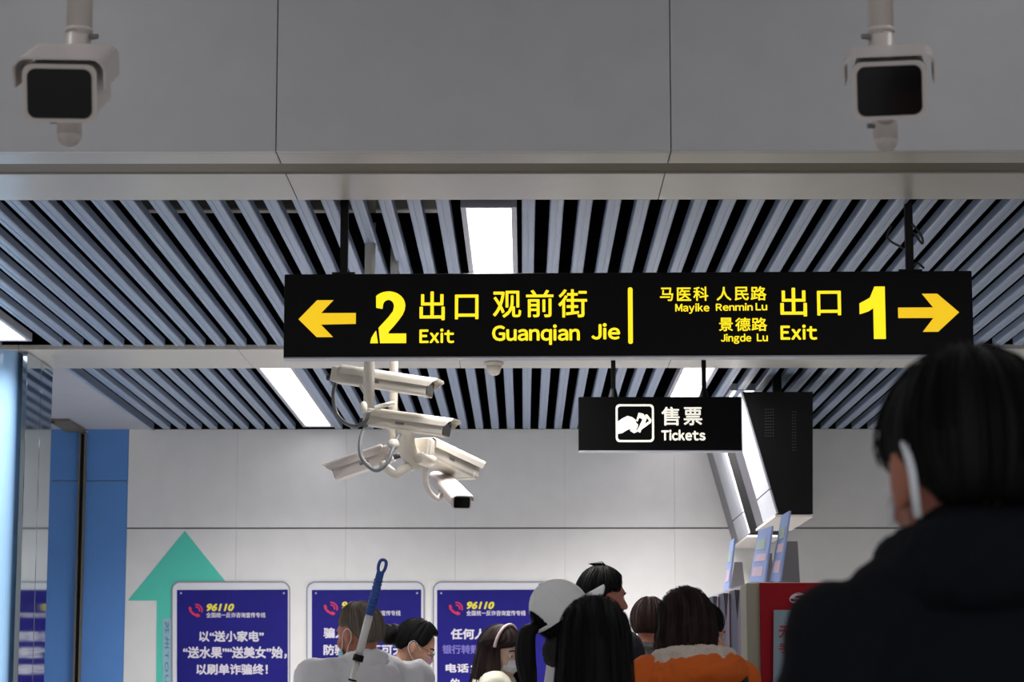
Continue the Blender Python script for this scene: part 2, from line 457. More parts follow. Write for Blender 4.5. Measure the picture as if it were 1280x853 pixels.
# ------------------------------------------------------------------ hanging exit sign
YS = 10.38
sg = thing('exit_sign', 'long black hanging exit sign with yellow arrows and numbers 2 and 1', 'sign', P(783.5, 395, YS), (0, 0, R(-1.4)))
KS = F / YS * 1.0
sc_ = (P(884, 395, YS).x - P(684, 395, YS).x) / 200.0
def TS(u, v, d):
    return Vector(((u - 783.5) * sc_, -0.045 - d, -(v - 395) * sc_ * 1.01))
bm = bmesh.new(); box(bm, (0, 0, 0), (857 * sc_, 0.09, 105.5 * sc_), None, 0.004); obj('light_box', bm, M['black_gloss'], sg)
boxo('bottom_trim', (0, 0, -53.4 * sc_), (857 * sc_, 0.094, 0.006), M['frame_grey'], sg)
for u, lab in ((428.5, 0), (1137, 1)):
    x = (u - 783.5) * sc_
    boxo('hanger', (x, 0, 52.5 * sc_ + 0.30), (0.034, 0.03, 0.60), M['black'], sg)
    bm = bmesh.new(); box(bm, (x, 0, 52.5 * sc_ + 0.006), (0.1, 0.06, 0.012)); obj('hanger_foot', bm, M['black'], sg)
bm = bmesh.new()
x = (1137 - 783.5) * sc_
tube(bm, [(x + 0.012, -0.02, 0.40), (x + 0.05, -0.03, 0.345), (x + 0.055, -0.02, 0.31), (x + 0.02, -0.02, 0.36)], 0.005, 6)
obj('cable', bm, M['rubber'], sg); bm = bmesh.new()
tube(bm, [(x + 0.01, 0, 0.2), (x + 0.03, -0.02, 0.225), (x + 0.06, -0.02, 0.2)], 0.006, 6)
obj('cable', bm, M['rubber'], sg); bm = bmesh.new()
tube(bm, [(x - 0.02, 0.03, 0.30), (x - 0.09, 0.03, 0.345), (x - 0.07, 0.03, 0.40)], 0.005, 6)
obj('cable', bm, M['rubber'], sg)
AL = [(373.4, 399.4), (396.4, 375.7), (417, 375.7), (401.6, 391.9), (445.2, 391.9), (445.2, 405.6), (401.6, 406.3), (417, 422), (396.4, 422)]
flat('arrow_left', [AL], M['arrow_y'], sg, TS)
AR = [(1119.6, 388.4), (1163, 388.4), (1149.5, 371.3), (1168.5, 371.3), (1195, 394.6), (1168.5, 418.7), (1149.5, 418.7), (1163, 401.5), (1119.6, 401.5)]
flat('arrow_right', [AR], M['arrow_y'], sg, TS)
def two(u0, v0, u1, v1):
    A_ = [(0.03, 0.30)] + [(0.50 + 0.47 * math.cos(R(a)), 0.275 + 0.275 * math.sin(R(a))) for a in range(190, 361, 10)] + [(0.955, 0.36), (0.90, 0.45), (0.80, 0.55), (0.66, 0.67), (0.52, 0.775), (0.50, 0.815),
          (1.0, 0.815), (1.0, 1.0), (0.0, 1.0), (0.03, 0.90), (0.12, 0.79), (0.30, 0.65), (0.50, 0.50), (0.625, 0.385)]
    B2 = [(0.50 + 0.155 * math.cos(R(a)), 0.29 + 0.125 * math.sin(R(a))) for a in range(360, 179, -15)]
    return [(u0 + a * (u1 - u0), v0 + b * (v1 - v0)) for a, b in A_ + [(0.655, 0.30)] + B2[1:] + [(0.335, 0.34)]]
flat('numeral', [two(463.4, 365, 508.3, 429.9)], M['yellow'], sg, TS)
flat('scratch', [[(463, 364), (470.2, 364), (470.6, 388), (472.5, 400), (475.8, 430.5), (473.3, 430.5), (469, 402), (463, 384)]], M['black_gloss'], sg,
     lambda u, v, d: TS(u, v, d + 0.002), 0.002)
flat('numeral', [[(1072, 383), (1085, 376), (1091, 362), (1103.8, 362), (1103.8, 427.3), (1089, 427.3), (1089, 389), (1083, 393), (1072, 396.5)]], M['yellow'], sg, TS)
flat('divider_bar', [rrect(784.8, 361.5, 790.6, 432, 2.5)], M['yellow'], sg, TS)
for body, bx, bo in (
    ('出', (524.8, 365.4, 556.3, 401.5), 0.013), ('口', (569, 369.5, 598.4, 400.5), 0.013),
    ('观', (616.4, 365, 651.8, 398.8), 0.013), ('前', (657.7, 364, 692, 398.4), 0.013), ('街', (698, 363.5, 734, 398.8), 0.013),
    ('Exit', (524.8, 411.8, 568.3, 430.2), 0.03), ('Guanqian', (615.4, 407.3, 724.7, 433), 0.03), ('Jie', (739, 406, 774.7, 426.6), 0.03),
    ('马', (824.7, 362, 841.2, 378.8), 0.016), ('医', (845.8, 362, 863.5, 378.8), 0.016), ('科', (866.2, 361, 884.8, 378.8), 0.016),
    ('人', (895, 361.5, 913.5, 378.6), 0.016), ('民', (917.5, 361.5, 935, 378.6), 0.016), ('路', (937.4, 361, 957, 378.6), 0.016),
    ('Mayike', (843.6, 381.8, 885.9, 394.8), 0.028), ('Renmin', (894, 381.8, 939.8, 391.4), 0.028), ('Lu', (943.3, 381.8, 957.7, 391.2), 0.028),
    ('景', (897.6, 400, 914.8, 416.8), 0.016), ('德', (917.8, 400, 936.6, 416.8), 0.016), ('路', (938, 400, 957.2, 416.8), 0.016),
    ('Jingde', (899.6, 420, 937.4, 432.6), 0.028), ('Lu', (944.3, 420, 957.9, 429.8), 0.028),
    ('出', (974, 363, 1007, 398.8), 0.013), ('口', (1019.6, 367, 1049.2, 397.8), 0.013), ('Exit', (973.7, 409, 1019, 428), 0.03)):
    text('lettering', body, bx, M['yellow'], sg, TS, bo)

# ------------------------------------------------------------------ tickets sign
YT = 13.0
tk = thing('tickets_sign', 'small black hanging tickets sign with white lettering beside the monitors', 'sign', P(824.5, 531, YT), (0, 0, 0))
s2 = (P(924, 531, YT).x - P(724, 531, YT).x) / 200.0
def TT(u, v, d):
    return Vector(((u - 824.5) * s2, -0.04 - d, -(v - 531) * s2 * 1.01))
bm = bmesh.new(); box(bm, (0, 0, 0), (203 * s2, 0.08, 67.5 * s2), None, 0.003); obj('light_box', bm, M['black_gloss'], tk)
boxo('edge_trim', (0, 0.002, -34 * s2), (203 * s2, 0.086, 0.005), M['frame_grey'], tk)
boxo('edge_trim', (101.8 * s2, 0.002, 0), (0.005, 0.086, 67 * s2), M['frame_grey'], tk)
for u in (767, 880.5):
    x = (u - 824.5) * s2; zt = CZ + 0.1 - P(824.5, 531, YT).z
    boxo('hanger', (x, 0, (zt + 34 * s2) / 2), (0.024, 0.024, zt - 34 * s2), M['black'], tk)
    bm = bmesh.new(); cyl(bm, (x, 0, 34 * s2), (x, 0, 34 * s2 + 0.05), 0.026, 0.014, 12); obj('hanger_cone', bm, M['black'], tk)
S_ = lambda x, y: (760 + x / 7.53, 500 + y / 7.53)
flat('pictogram_border', [rrect(769.3, 506.8, 817, 553.8, 5), rrect(771.8, 509.3, 814.5, 551.3, 3.6)], M['sign_white'], tk, TT)
hand = [(88, 215), (130, 185), (180, 160), (225, 172), (255, 195), (262, 225), (280, 240), (275, 268), (262, 285), (268, 312), (240, 322), (205, 300), (205, 280), (160, 302), (130, 322), (88, 328)]
flat('pictogram_hand', [[S_(*p) for p in hand]], M['sign_white'], tk, TT)
t1 = [(262, 205), (285, 130), (330, 140), (350, 170), (300, 318), (262, 300), (285, 270), (322, 190), (290, 178), (275, 215)]
flat('pictogram_ticket', [[S_(*p) for p in t1]], M['sign_white'], tk, TT)
t2 = [(345, 150), (365, 145), (408, 200), (400, 225), (310, 290), (320, 255), (352, 170)]
t2h = [(362, 180), (385, 205), (345, 235)]
flat('pictogram_ticket', [[S_(*p) for p in t2], [S_(*p) for p in t2h]], M['sign_white'], tk, TT)
for body, bx, bo in (('售', (826.3, 510, 849, 533.3), 0.016), ('票', (854, 510.5, 877, 533), 0.016), ('Tickets', (826, 538.3, 881, 552), 0.04)):
    text('lettering', body, bx, M['sign_white'], tk, TT, bo)

# ------------------------------------------------------------------ black ceiling monitors
def monitor(Y, lab, k):
    f = lambda u, v: P(u, v, 15.8)
    tp = [f(928, 490), f(1016, 490), f(1016, 643), f(972.5, 641)]
    dx = 0.0
    t = thing('ceiling_monitor', lab, 'monitor', (tp[1].x, Y, tp[1].z), group='ceiling-hung monitors')
    o = Vector((tp[1].x, 15.8, tp[1].z))
    pr = [((p - o).x, (p - o).z) for p in tp]
    D = 1.32
    def slab(a, b, m, nm, sc=1.0):
        bm = bmesh.new(); prism(bm, pr, lambda u, v: Vector((u, a, v)), lambda u, v: Vector((u, b, v))); return obj(nm, bm, m, t)
    slab(0, 0.012, M['black'], 'side_cover')
    slab(D - 0.012, D, M['black'], 'side_cover')
    bm = bmesh.new(); pr2 = [(u * 0.985 - 0.004, v * 0.99 - 0.002) for u, v in pr]
    prism(bm, pr2, lambda u, v: Vector((u, 0.012, v)), lambda u, v: Vector((u, D - 0.012, v)))
    obj('casing', bm, M['black'], t)
    a = Vector((pr[0][0], 0, pr[0][1])); b = Vector((pr[3][0], 0, pr[3][1])); ax = (b - a)
    nrm = Vector((-ax.z, 0, ax.x)).normalized()
    if nrm.x > 0: nrm = -nrm
    q = lambda s, y, h: a + ax * s + Vector((0, y, 0)) + nrm * h
    def plate(s0, s1, y0, y1, h0, h1, m, nm):
        bm = bmesh.new(); prism(bm, [(s0, y0), (s1, y0), (s1, y1), (s0, y1)], lambda u, v: q(u, v, h0), lambda u, v: q(u, v, h1)); return obj(nm, bm, m, t)
    plate(0.0, 0.80, 0.0, 0.86, -0.004, 0.012, M['ceil'], 'screen_frame')
    plate(0.81, 1.0, 0.0, 0.86, -0.004, 0.012, M['ceil'], 'lower_frame')
    plate(0.0, 1.0, 0.865, D, -0.004, 0.012, M['fin'], 'screen')
    # bottom plate
    bm = bmesh.new(); prism(bm, [(pr[3][0] - 0.02, 0), (pr[2][0], 0), (pr[2][0], D), (pr[3][0] - 0.02, D)],
          lambda u, v: Vector((u, v, pr[2][1] - 0.004)), lambda u, v: Vector((u, v, pr[2][1] - 0.018))); obj('bottom_plate', bm, M['cctv2'], t)
    bm = bmesh.new()
    for cu, c0, n in ((957, 512, 10), (991, 515, 14)):
        for r_ in range(n):
            for cc in range(4 if n == 10 else 2):
                p = f(cu + cc * 3.2, c0 + r_ * 3.7) - o; box(bm, (p.x, -0.001, p.z), (0.009, 0.003, 0.004))
    setp(obj('vent_slots', bm, M['joint'], t), kind='stuff')
    zt = CZ + 0.1 - t.location.z
    boxo('ceiling_mount', (f(979, 490).x - o.x, 0.4, zt / 2), (0.06, 0.06, zt), M['black'], t)
monitor(15.8, 'large black wedge-shaped monitor right of the tickets sign, nearer of two', 0)
monitor(17.75, 'black wedge-shaped monitor hanging behind the nearer monitor', 1)

# ------------------------------------------------------------------ far wall: arrow and posters
ar = thing('arrow_decal', 'large teal arrow pointing up on the white wall', 'decal', (0, 0, 0))
TW = onY(YW)
flat('arrow', [[(231, 664), (301, 751), (270, 751), (270, 1066), (194, 1066), (196, 751), (160, 751)]], M['teal'], ar, lambda u, v, d: TW(u, v, d + 0.002), 0.003)
flat('text_band', [[(203.5, 773), (221, 773), (221, 1000), (203.5, 1000)]], M['pale_vinyl'], ar, lambda u, v, d: TW(u, v, d + 0.005), 0.002)
text('lettering', '苏州TOUR', (206, 777, 211.5, 868), M['vinyl_text'], ar, lambda u, v, d: TW(u, v, d + 0.007), 0.01, 0.001, rot=1, spacing=1.25)
text('lettering', '苏州旅游客运', (214.5, 776, 218.5, 868), M['vinyl_text'], ar, lambda u, v, d: TW(u, v, d + 0.007), 0.01, 0.001, rot=1, spacing=1.25)

def arc(cx, cy, r, a0, a1, w_, n=8):
    o = [(cx + (r + w_) * math.cos(R(a0 + (a1 - a0) * k / n)), cy + (r + w_) * math.sin(R(a0 + (a1 - a0) * k / n))) for k in range(n + 1)]
    i = [(cx + (r - w_) * math.cos(R(a0 + (a1 - a0) * k / n)), cy + (r - w_) * math.sin(R(a0 + (a1 - a0) * k / n))) for k in range(n, -1, -1)]
    return o + i
def poster(bx, px, lab, ix, rows, dy=0.0):
    t = thing('poster', lab, 'poster', (P((bx[0] + bx[1]) / 2, 900, YW).x, YW, P(300, 960, YW).z), group='blue hotline posters on the white wall')
    o = t.location.copy()
    def T(dd): return lambda u, v, d: TW(u, v, d + dd) - o
    flat('acrylic_board', [rrect(bx[0], 727, bx[1], 960, 11)], M['board'], t, T(0.006), 0.006)
    flat('board_rim', [rrect(bx[0], 727, bx[1], 960, 11), rrect(bx[0] + 1.6, 728.8, bx[1] - 1.6, 958.2, 9.6)], M['board_edge'], t, T(0.010), 0.006)
    flat('paper', [[(px[0], 738), (px[1], 737.5), (px[1], 945), (px[0], 945)]], M['poster'], t, T(0.012), 0.002)
    for u in (px[0] + 5, px[1] - 5):
        bm = bmesh.new(); c = T(0.014)(u, 742, 0); cyl(bm, c, c + Vector((0, -0.008, 0)), 0.009, 0.006, 12); obj('stud', bm, M['frame_grey'], t)
    # telephone icon
    hs = [(0, 6), (2.2, 4.6), (4.4, 8), (3.4, 9.6), (8.6, 14), (11, 13.2), (14.6, 15.4), (14, 17.4), (11, 18), (5, 15), (1, 10.5)]
    flat('phone_icon', [[(ix + a, 751.5 + dy + b) for a, b in hs]], M['poster_red'], t, T(0.014), 0.001)
    flat('phone_icon', [arc(ix + 9.5, 761 + dy, 4.2, -100, 20, 0.9)], M['poster_red'], t, T(0.014), 0.001)
    flat('phone_icon', [arc(ix + 9.5, 761 + dy, 7.4, -100, 20, 0.9)], M['poster_red'], t, T(0.014), 0.001)
    text('lettering', '96110', (ix + 22.5, 752.5 + dy, ix + 57, 762 + dy), M['poster_yel'], t, T(0.014), 0.045, 0.001, shear=0.25)
    text('lettering', '全国统一反诈咨询宣传专线', (ix + 22, 763.6 + dy, ix + 96, 770.2 + dy), M['poster_txt'], t, T(0.014), 0.02, 0.001)
    for body, r_, mm in rows:
        text('lettering', body, r_, M[mm], t, T(0.014), 0.036, 0.001)
poster((214.5, 363), (221.5, 360), 'leftmost blue poster on the wall, over the teal arrow', 236, [
    ('以“送小家电”', (249, 789, 330, 802.8), 'poster_txt'), ('“送水果”“送美女”始，', (229, 808.5, 359, 823.8), 'poster_txt'),
    ('以刷单诈骗终！', (245.6, 830.2, 335, 844), 'poster_txt')], 2.5)
poster((383, 531), (390, 526.5), 'middle blue poster, behind the grey-haired man', 404.8, [
    ('骗人之心不可有', (404.5, 785, 505.7, 798.3), 'poster_txt'), ('防骗之心不可无', (404.5, 806, 505.7, 819.5), 'poster_txt')])
poster((541, 690), (546.5, 683), 'rightmost blue poster, behind the women with headband and white cap', 561, [
    ('任何人教你', (563.4, 786.3, 637, 799.8), 'poster_txt'), ('银行转账', (553, 806.5, 600, 818), 'poster_dim'), ('电话；', (557, 830, 592, 842.2), 'poster_txt'),
    ('的', (563.4, 848.5, 574.5, 860), 'poster_txt')])

# smoke detector under the middle soffit
sd = thing('smoke_detector', 'small beige dome detector under the ceiling strip below the exit sign', 'detector', (P(617.5, 450, 15.2).x, 15.2, CZ - 0.019))
bm = bmesh.new(); cyl(bm, (0, 0, -0.018), (0, 0, 0), 0.06, 0.062, 24); obj('base', bm, M['cctv'], sd)
bm = bmesh.new(); cyl(bm, (0, 0, -0.07), (0, 0, -0.018), 0.035, 0.052, 24); ball(bm, (0, 0, -0.068), (0.034, 0.034, 0.015), 2); obj('dome', bm, M['cctv'], sd, True)

# ------------------------------------------------------------------ surveillance cameras
def housing(t, L, W, H, m, origin, ax, roll=0, shield=True, front_black=True, label_patch=True, over=0.06, gap=0.014):
    """camera housing parts; local +X = viewing direction, mounted with the frame (ax) at origin (front centre)"""
    x = Vector(ax).normalized(); y = Vector((0, 0, 1)).cross(x).normalized(); z = x.cross(y)
    if roll: 
        q = Matrix.Rotation(roll, 3, x); y = q @ y; z = q @ z
    B = Matrix((x, y, z)).transposed(); o = Vector(origin)
    g = lambda bmm: [setattr(v, 'co', B @ v.co + o) for v in bmm.verts]
    bm = bmesh.new()
    rr = rrect(-W / 2, -H / 2, W / 2, H / 2, min(W, H) * 0.16, 5)
    prism(bm, rr, lambda u, v: Vector((0, u, v)), lambda u, v: Vector((-L, u, v))); g(bm); obj('body', bm, m, t)
    bm = bmesh.new()
    r2 = rrect(-W / 2 * 1.04, -H / 2 * 1.04, W / 2 * 1.04, H / 2 * 1.04, min(W, H) * 0.18, 6)
    prism(bm, r2, lambda u, v: Vector((0.006, u, v)), lambda u, v: Vector((-0.03, u, v))); g(bm); obj('front_bezel', bm, m, t)
    bm = bmesh.new()
    r3 = rrect(-W / 2 * 0.90, -H / 2 * 0.88, W / 2 * 0.90, H / 2 * 0.88, min(W, H) * 0.15, 6)
    prism(bm, r3, lambda u, v: Vector((0.009, u, v)), lambda u, v: Vector((0.0, u, v))); g(bm); obj('window', bm, M['glass_black'], t)
    bm = bmesh.new(); box(bm, (-L - 0.008, 0, 0), (0.02, W * 0.92, H * 0.9), None, 0.004); g(bm); obj('rear_cap', bm, m, t)
    bm = bmesh.new(); cyl(bm, (-L - 0.015, 0, -H * 0.25), (-L - 0.05, 0, -H * 0.25), 0.014, 0.014, 12); g(bm); obj('cable_gland', bm, M['rubber'], t, True)
    if shield:
        bm = bmesh.new(); w2 = W / 2 + gap; zt = H / 2 + gap * 0.8; th = 0.004; sk = H * 0.42
        outer = [(w2, H / 2 - sk)] + [(w2 - 0.025 * (1 - math.cos(R(a))) , zt - 0.025 * (1 - math.sin(R(a)))) for a in range(0, 91, 15)]
        outer = outer + [(-u, v) for u, v in outer[::-1]]
        inner = [(u * (1 - th / w2), v - th if v > H / 2 - sk + 1e-6 else v) for u, v in outer[::-1]]
        prof = outer + inner
        def fr(u, v): return Vector((over * (1.0 if v > H / 2 - 0.005 else 0.35 + 0.5 * max(0, (v - (H / 2 - sk)) / sk)), u, v))
        prism(bm, prof, fr, lambda u, v: Vector((-L * 0.93, u, v))); g(bm); obj('sun_shield', bm, m, t)
    if label_patch:
        bm = bmesh.new(); box(bm, (-L * 0.55, -(W / 2 + 0.001) if y.y > 0 else (W / 2 + 0.001), -H * 0.12), (0.045, 0.002, 0.012)); g(bm); obj('label_plate', bm, M['label_grey'], t)
    return B, o, g

def near_cam(px, py, axpx, lab, yaw, tilt, polex, poletop, stub):
    Yf = 4.78
    c = P(px, py, Yf)
    d = Vector((math.sin(yaw) * math.cos(tilt), -math.cos(yaw) * math.cos(tilt), -math.sin(tilt)))
    pp = P(polex, 170, 5.12); ptop = CZ + 1.75
    t = thing('security_camera', lab, 'camera', (pp.x, pp.y, ptop), group='security cameras on poles in front of the grey beam')
    o = t.location.copy()
    zb = P(stub[0], stub[1], 5.12).z
    bm = bmesh.new(); cyl(bm, (0, 0, 0), (0, 0, P(polex, 52, 5.12).z + 0.012 - o.z), 0.0285, 0.0285, 28); obj('pole', bm, M['cctv2'], t, True)
    bm = bmesh.new(); cyl(bm, (0, 0, P(polex, 52, 5.12).z + 0.02 - o.z), (0, 0, P(polex, 36, 5.12).z - o.z), 0.0305, 0.0305, 28); obj('collar', bm, M['cctv2'], t, True)
    bm = bmesh.new(); x = stub[0]
    pr = P(x, 100, 5.12).x - o.x
    ball(bm, (pr, 0, zb + 0.026 - o.z), 0.027, 3); cyl(bm, (pr, 0, zb + 0.026 - o.z), (pr, 0, zb + 0.09 - o.z), 0.027, 0.029, 28)
    cyl(bm, (pr, 0, zb + 0.08 - o.z), (0, 0, P(polex, 52, 5.12).z + 0.02 - o.z), 0.029, 0.0285, 28)
    obj('elbow_bracket', bm, M['cctv2'], t, True)
    bm = bmesh.new(); q = c - o
    cyl(bm, (pr, 0, zb + 0.075 - o.z), (q.x - d.x * 0.15, q.y - d.y * 0.15 , zb + 0.085 - o.z), 0.022, 0.022, 16)
    obj('mount_arm', bm, M['cctv2'], t, True)
    bm = bmesh.new(); s = -1 if polex > 640 else 1
    cyl(bm, (s * 0.028, -0.012, P(polex, 48, 5.12).z - o.z), (s * 0.044, -0.016, P(polex, 48, 5.12).z - o.z), 0.007, 0.006, 10)
    cyl(bm, (pr - 0.024, -0.01, zb + 0.055 - o.z), (pr - 0.040, -0.014, zb + 0.055 - o.z), 0.005, 0.006, 10)
    obj('set_screw', bm, M['label_grey'], t)
    housing(t, 0.30, 0.145, 0.115, M['cctv2'], c - o, d, 0, label_patch=False, over=0.02, gap=0.021)
    B, oo, g = None, None, None
    return t
near_cam(75, 116.5, 0, 'white security camera hanging from a pole at the top left', R(4), R(21), 95.5, 0, (88.5, 184))
near_cam(1112, 113, 0, 'white security camera hanging from a pole at the top right', R(-9), R(19), 1104, 0, (1105, 190))

# cluster behind the exit sign
YC = 11.25
def far_pole(px, pbot, Y, r, lab, grp='poles of the camera cluster'):
    a = P(px, pbot, Y)
    t = thing('camera_pole', lab, 'pole', (a.x, Y, CZ + 0.3))
    bm = bmesh.new(); L = CZ + 0.3 - a.z
    cyl(bm, (0, 0, 0), (0, 0, -L), r, r, 24); obj('tube', bm, M['pole'], t, True)
    bm = bmesh.new(); ball(bm, (0, 0, -L), (r * 1.02, r * 1.02, r * 0.5), 3); obj('end_cap', bm, M['pole'], t, True)
    bm = bmesh.new(); cyl(bm, (0, 0, 0), (0, 0, -0.02), 0.07, 0.07, 24); obj('ceiling_flange', bm, M['pole'], t)
    return t
p1 = far_pole(461, 512, YC, 0.026, 'cream camera pole just below the left part of the exit sign')
o = p1.location
bm = bmesh.new(); a = P(455, 510, YC) - o; ball(bm, a + Vector((0, -0.02, 0)), (0.02, 0.02, 0.03), 2)
b = P(492, 504, YC + 0.15) - o; cyl(bm, a, a + Vector((0, 0.12, 0)), 0.016); cyl(bm, a + Vector((0.02, 0.06, 0)), b, 0.012)
obj('pivot', bm, M['pole'], p1, True)
p2 = far_pole(491.5, 560, 11.75, 0.021, 'thin cream camera pole right behind the first camera pole')

def clus(name_lab, fpx, Yf, bpx, Yb, W, H, m, arms=None, grey=False):
    f = P(fpx[0], fpx[1], Yf); b = P(bpx[0], bpx[1], Yb); ax = f - b
    t = thing('bullet_camera', name_lab, 'camera', b, group='cameras of the hanging cluster')
    housing(t, ax.length, W, H, m, f - b, ax, label_patch=True, over=0.05)
    for pts, r_, nm, mm in (arms or []):
        bm = bmesh.new(); tube(bm, [P(*p) - b for p in pts], r_, 14, 6); obj(nm, bm, M[mm], t, True)
    return t
clus('cream bullet camera topmost of the cluster, just under the exit sign', (536, 486), 11.3, (422, 469), 11.42, 0.11, 0.078, M['cctv'],
     [([(452, 482, 11.35), (458, 492, 11.3), (461, 500, 11.27)], 0.014, 'bracket', 'cctv'),
      ([(420, 478, 11.48), (416.5, 495, 11.45), (422, 520, 11.42), (441, 533, 11.4), (456, 528, 11.4), (461, 516, 11.4)], 0.0095, 'cable_conduit', 'conduit')])
clus('cream bullet camera second from top in the cluster, at the foot of the thick pole', (557, 536), 11.38, (463, 523), 11.5, 0.11, 0.078, M['cctv'],
     [([(505, 535, 11.4), (509, 560, 11.5), (524, 583, 11.55)], 0.045, 'elbow_bracket', 'cctv'),
      ([(459, 529, 11.5), (451, 548, 11.3), (452, 572, 11.25), (468.6, 588, 11.22), (483, 580, 11.22), (491, 562, 11.25), (499, 543, 11.35)], 0.010, 'cable_conduit', 'conduit')])
clus('white bullet camera pointing left, lower left of the cluster', (420, 590), 11.62, (486, 568), 11.6, 0.11, 0.085, M['cctv2'],
     [([(478, 580, 11.55), (493, 593, 11.5), (503, 588, 11.5), (518, 578, 11.55)], 0.022, 'folding_bracket', 'cctv'),
      ([(491, 556, 11.3), (492.5, 556, 11.26)], 0.027, 'hinge_knob', 'cctv')])
clus('cream bullet camera pointing right, behind the elbow bracket of the cluster', (584, 588), 11.9, (524, 560), 11.55, 0.13, 0.095, M['cctv'],
     [([(524, 572, 11.45), (535, 577, 11.5), (540, 574, 11.6)], 0.03, 'pivot', 'cctv')])
clus('small white box camera with black window, lowest of the cluster', (577, 628), 11.35, (548, 598), 11.95, 0.085, 0.06, M['cctv2'],
     [([(532, 580, 11.5), (532, 602, 11.52), (537, 616, 11.55), (547, 624, 11.58), (552, 618, 11.6)], 0.014, 'curved_arm', 'cctv2')])

# ------------------------------------------------------------------ ticket machines, red stand, cards
YK = 9.5
A = P(945, 728, YK); B_ = P(879, 748, 10.97)
ztop = A.z
row = (Vector((B_.x, 10.97, 0)) - Vector((A.x, YK, 0)))
ru = row.normalized(); rn = Vector((-ru.y, ru.x, 0))     # rn points to the left (front of the machines)
if rn.x > 0: rn = -rn
rowx = Matrix((ru, rn, Vector((0, 0, 1)))).transposed()
NM = 5; seg = row.length / NM * 1.04
for k in range(NM):
    lab = ['white and dark ticket machine directly behind the red stand', 'second ticket machine behind the red stand', 'third ticket machine behind the red stand',
           'fourth ticket machine behind the red stand', 'farthest ticket machine of the row'][k]
    org = Vector((A.x, YK, 0)) + ru * (0.02 + seg * k)
    t = thing('ticket_machine', lab, 'machine', org, group='row of ticket machines')
    g = lambda u, v, h: rowx @ Vector((u, v, h))
    def bx(u0, u1, v0, v1, h0, h1, m, nm, bev=0):
        bm = bmesh.new(); prism(bm, [(u0, v0), (u1, v0), (u1, v1), (u0, v1)], lambda u, v: g(u, v, h0), lambda u, v: g(u, v, h1)); return obj(nm, bm, m, t)
    bx(0.002, seg - 0.002, -0.5, 0, 0, ztop, M['wall_white'], 'body')
    w0, w1 = 0.012, seg - 0.006
    zc = ztop - 0.012
    pol = [(w0, 0.1), (w0, zc - 0.13), (w0 + 0.07, zc), (w1 - 0.075, zc), (w1, zc - 0.13), (w1, 0.1)]
    bm = bmesh.new(); prism(bm, pol, lambda u, v: g(u, 0.001, v), lambda u, v: g(u, 0.022, v)); obj('front_panel', bm, M['fin'], t)
    bm = bmesh.new(); pol = [(w1 - 0.10, 0.12), (w1 - 0.10, zc - 0.01), (w1 - 0.078, zc - 0.01), (w1 - 0.012, zc - 0.13), (w1 - 0.012, 0.12)]
    prism(bm, pol, lambda u, v: g(u, 0.022, v), lambda u, v: g(u, 0.027, v)); obj('side_strip', bm, M['fin_strip'], t)
    bx(w0 + 0.06, w1 - 0.12, 0.022, 0.026, ztop - 0.52, ztop - 0.28, M['glass_black'], 'screen')
st = thing('notice_stand', 'red notice stand with beige frame left of the man in black', 'stand', P(1030, 1280, YK - 0.3) * 1.0)
st.location.z = 0; o = st.location.copy(); Tk = onY(YK - 0.32)
def TK(dd): return lambda u, v, d: Tk(u, v, d + dd) - o
xa, xb = Tk(935, 800, 0).x - o.x, Tk(1105, 800, 0).x - o.x
zt = Tk(950, 728.5, 0).z
boxo('beige_casing', ((xa + xb) / 2, 0.02 + 0.13, zt / 2), (xb - xa, 0.26, zt), M['beige'], st, 0.004)
xc = Tk(951.5, 800, 0).x - o.x
boxo('red_panel', ((xc + xb) / 2, 0.008, zt / 2), (xb - xc, 0.022, zt - 0.001), M['red'], st, 0.002)
yo = (YK - 0.32) - o.y
flat('notice_sheet', [[(967, 763), (1096, 763), (1096, 1010), (965, 1010)]], M['screen_blue'], st, TK(0.006), 0.002)
text('lettering', '无需排队', (973, 781.5, 1036, 798), M['red_txt'], st, TK(0.009), 0.03, 0.001)
text('lettering', '手机购票', (973, 804, 1036, 817), M['red_txt'], st, TK(0.009), 0.03, 0.001)
flat('logo', [arc(996.5, 748, 0, 0, 360, 0.1)[:1] + [(987.5, 749), (989, 745.5), (994, 743.2), (1001, 742.4), (1005.5, 743.6), (1000, 744.4), (994, 745.6), (992.5, 747.2), (996, 748), (1002, 748), (1003, 750), (999, 753.2), (993, 754), (988, 752.6), (994, 751.8), (998.5, 750.4), (997, 749.6), (991, 749.4)]], M['poster_txt'], st, TK(0.006), 0.002)
flat('logo_ring', [[(996.5 + 10 * math.cos(R(a)), 748 + 6.4 * math.sin(R(a)) - 1.5 * math.cos(R(a))) for a in range(0, 360, 20)],
                   [(996.5 + 9 * math.cos(R(a)), 748 + 5.6 * math.sin(R(a)) - 1.5 * math.cos(R(a))) for a in range(0, 360, 20)]], M['poster_txt'], st, TK(0.006), 0.002)
text('lettering', '苏州轨道交通', (1010, 743.5, 1056, 752), M['poster_txt'], st, TK(0.006), 0.02, 0.001)

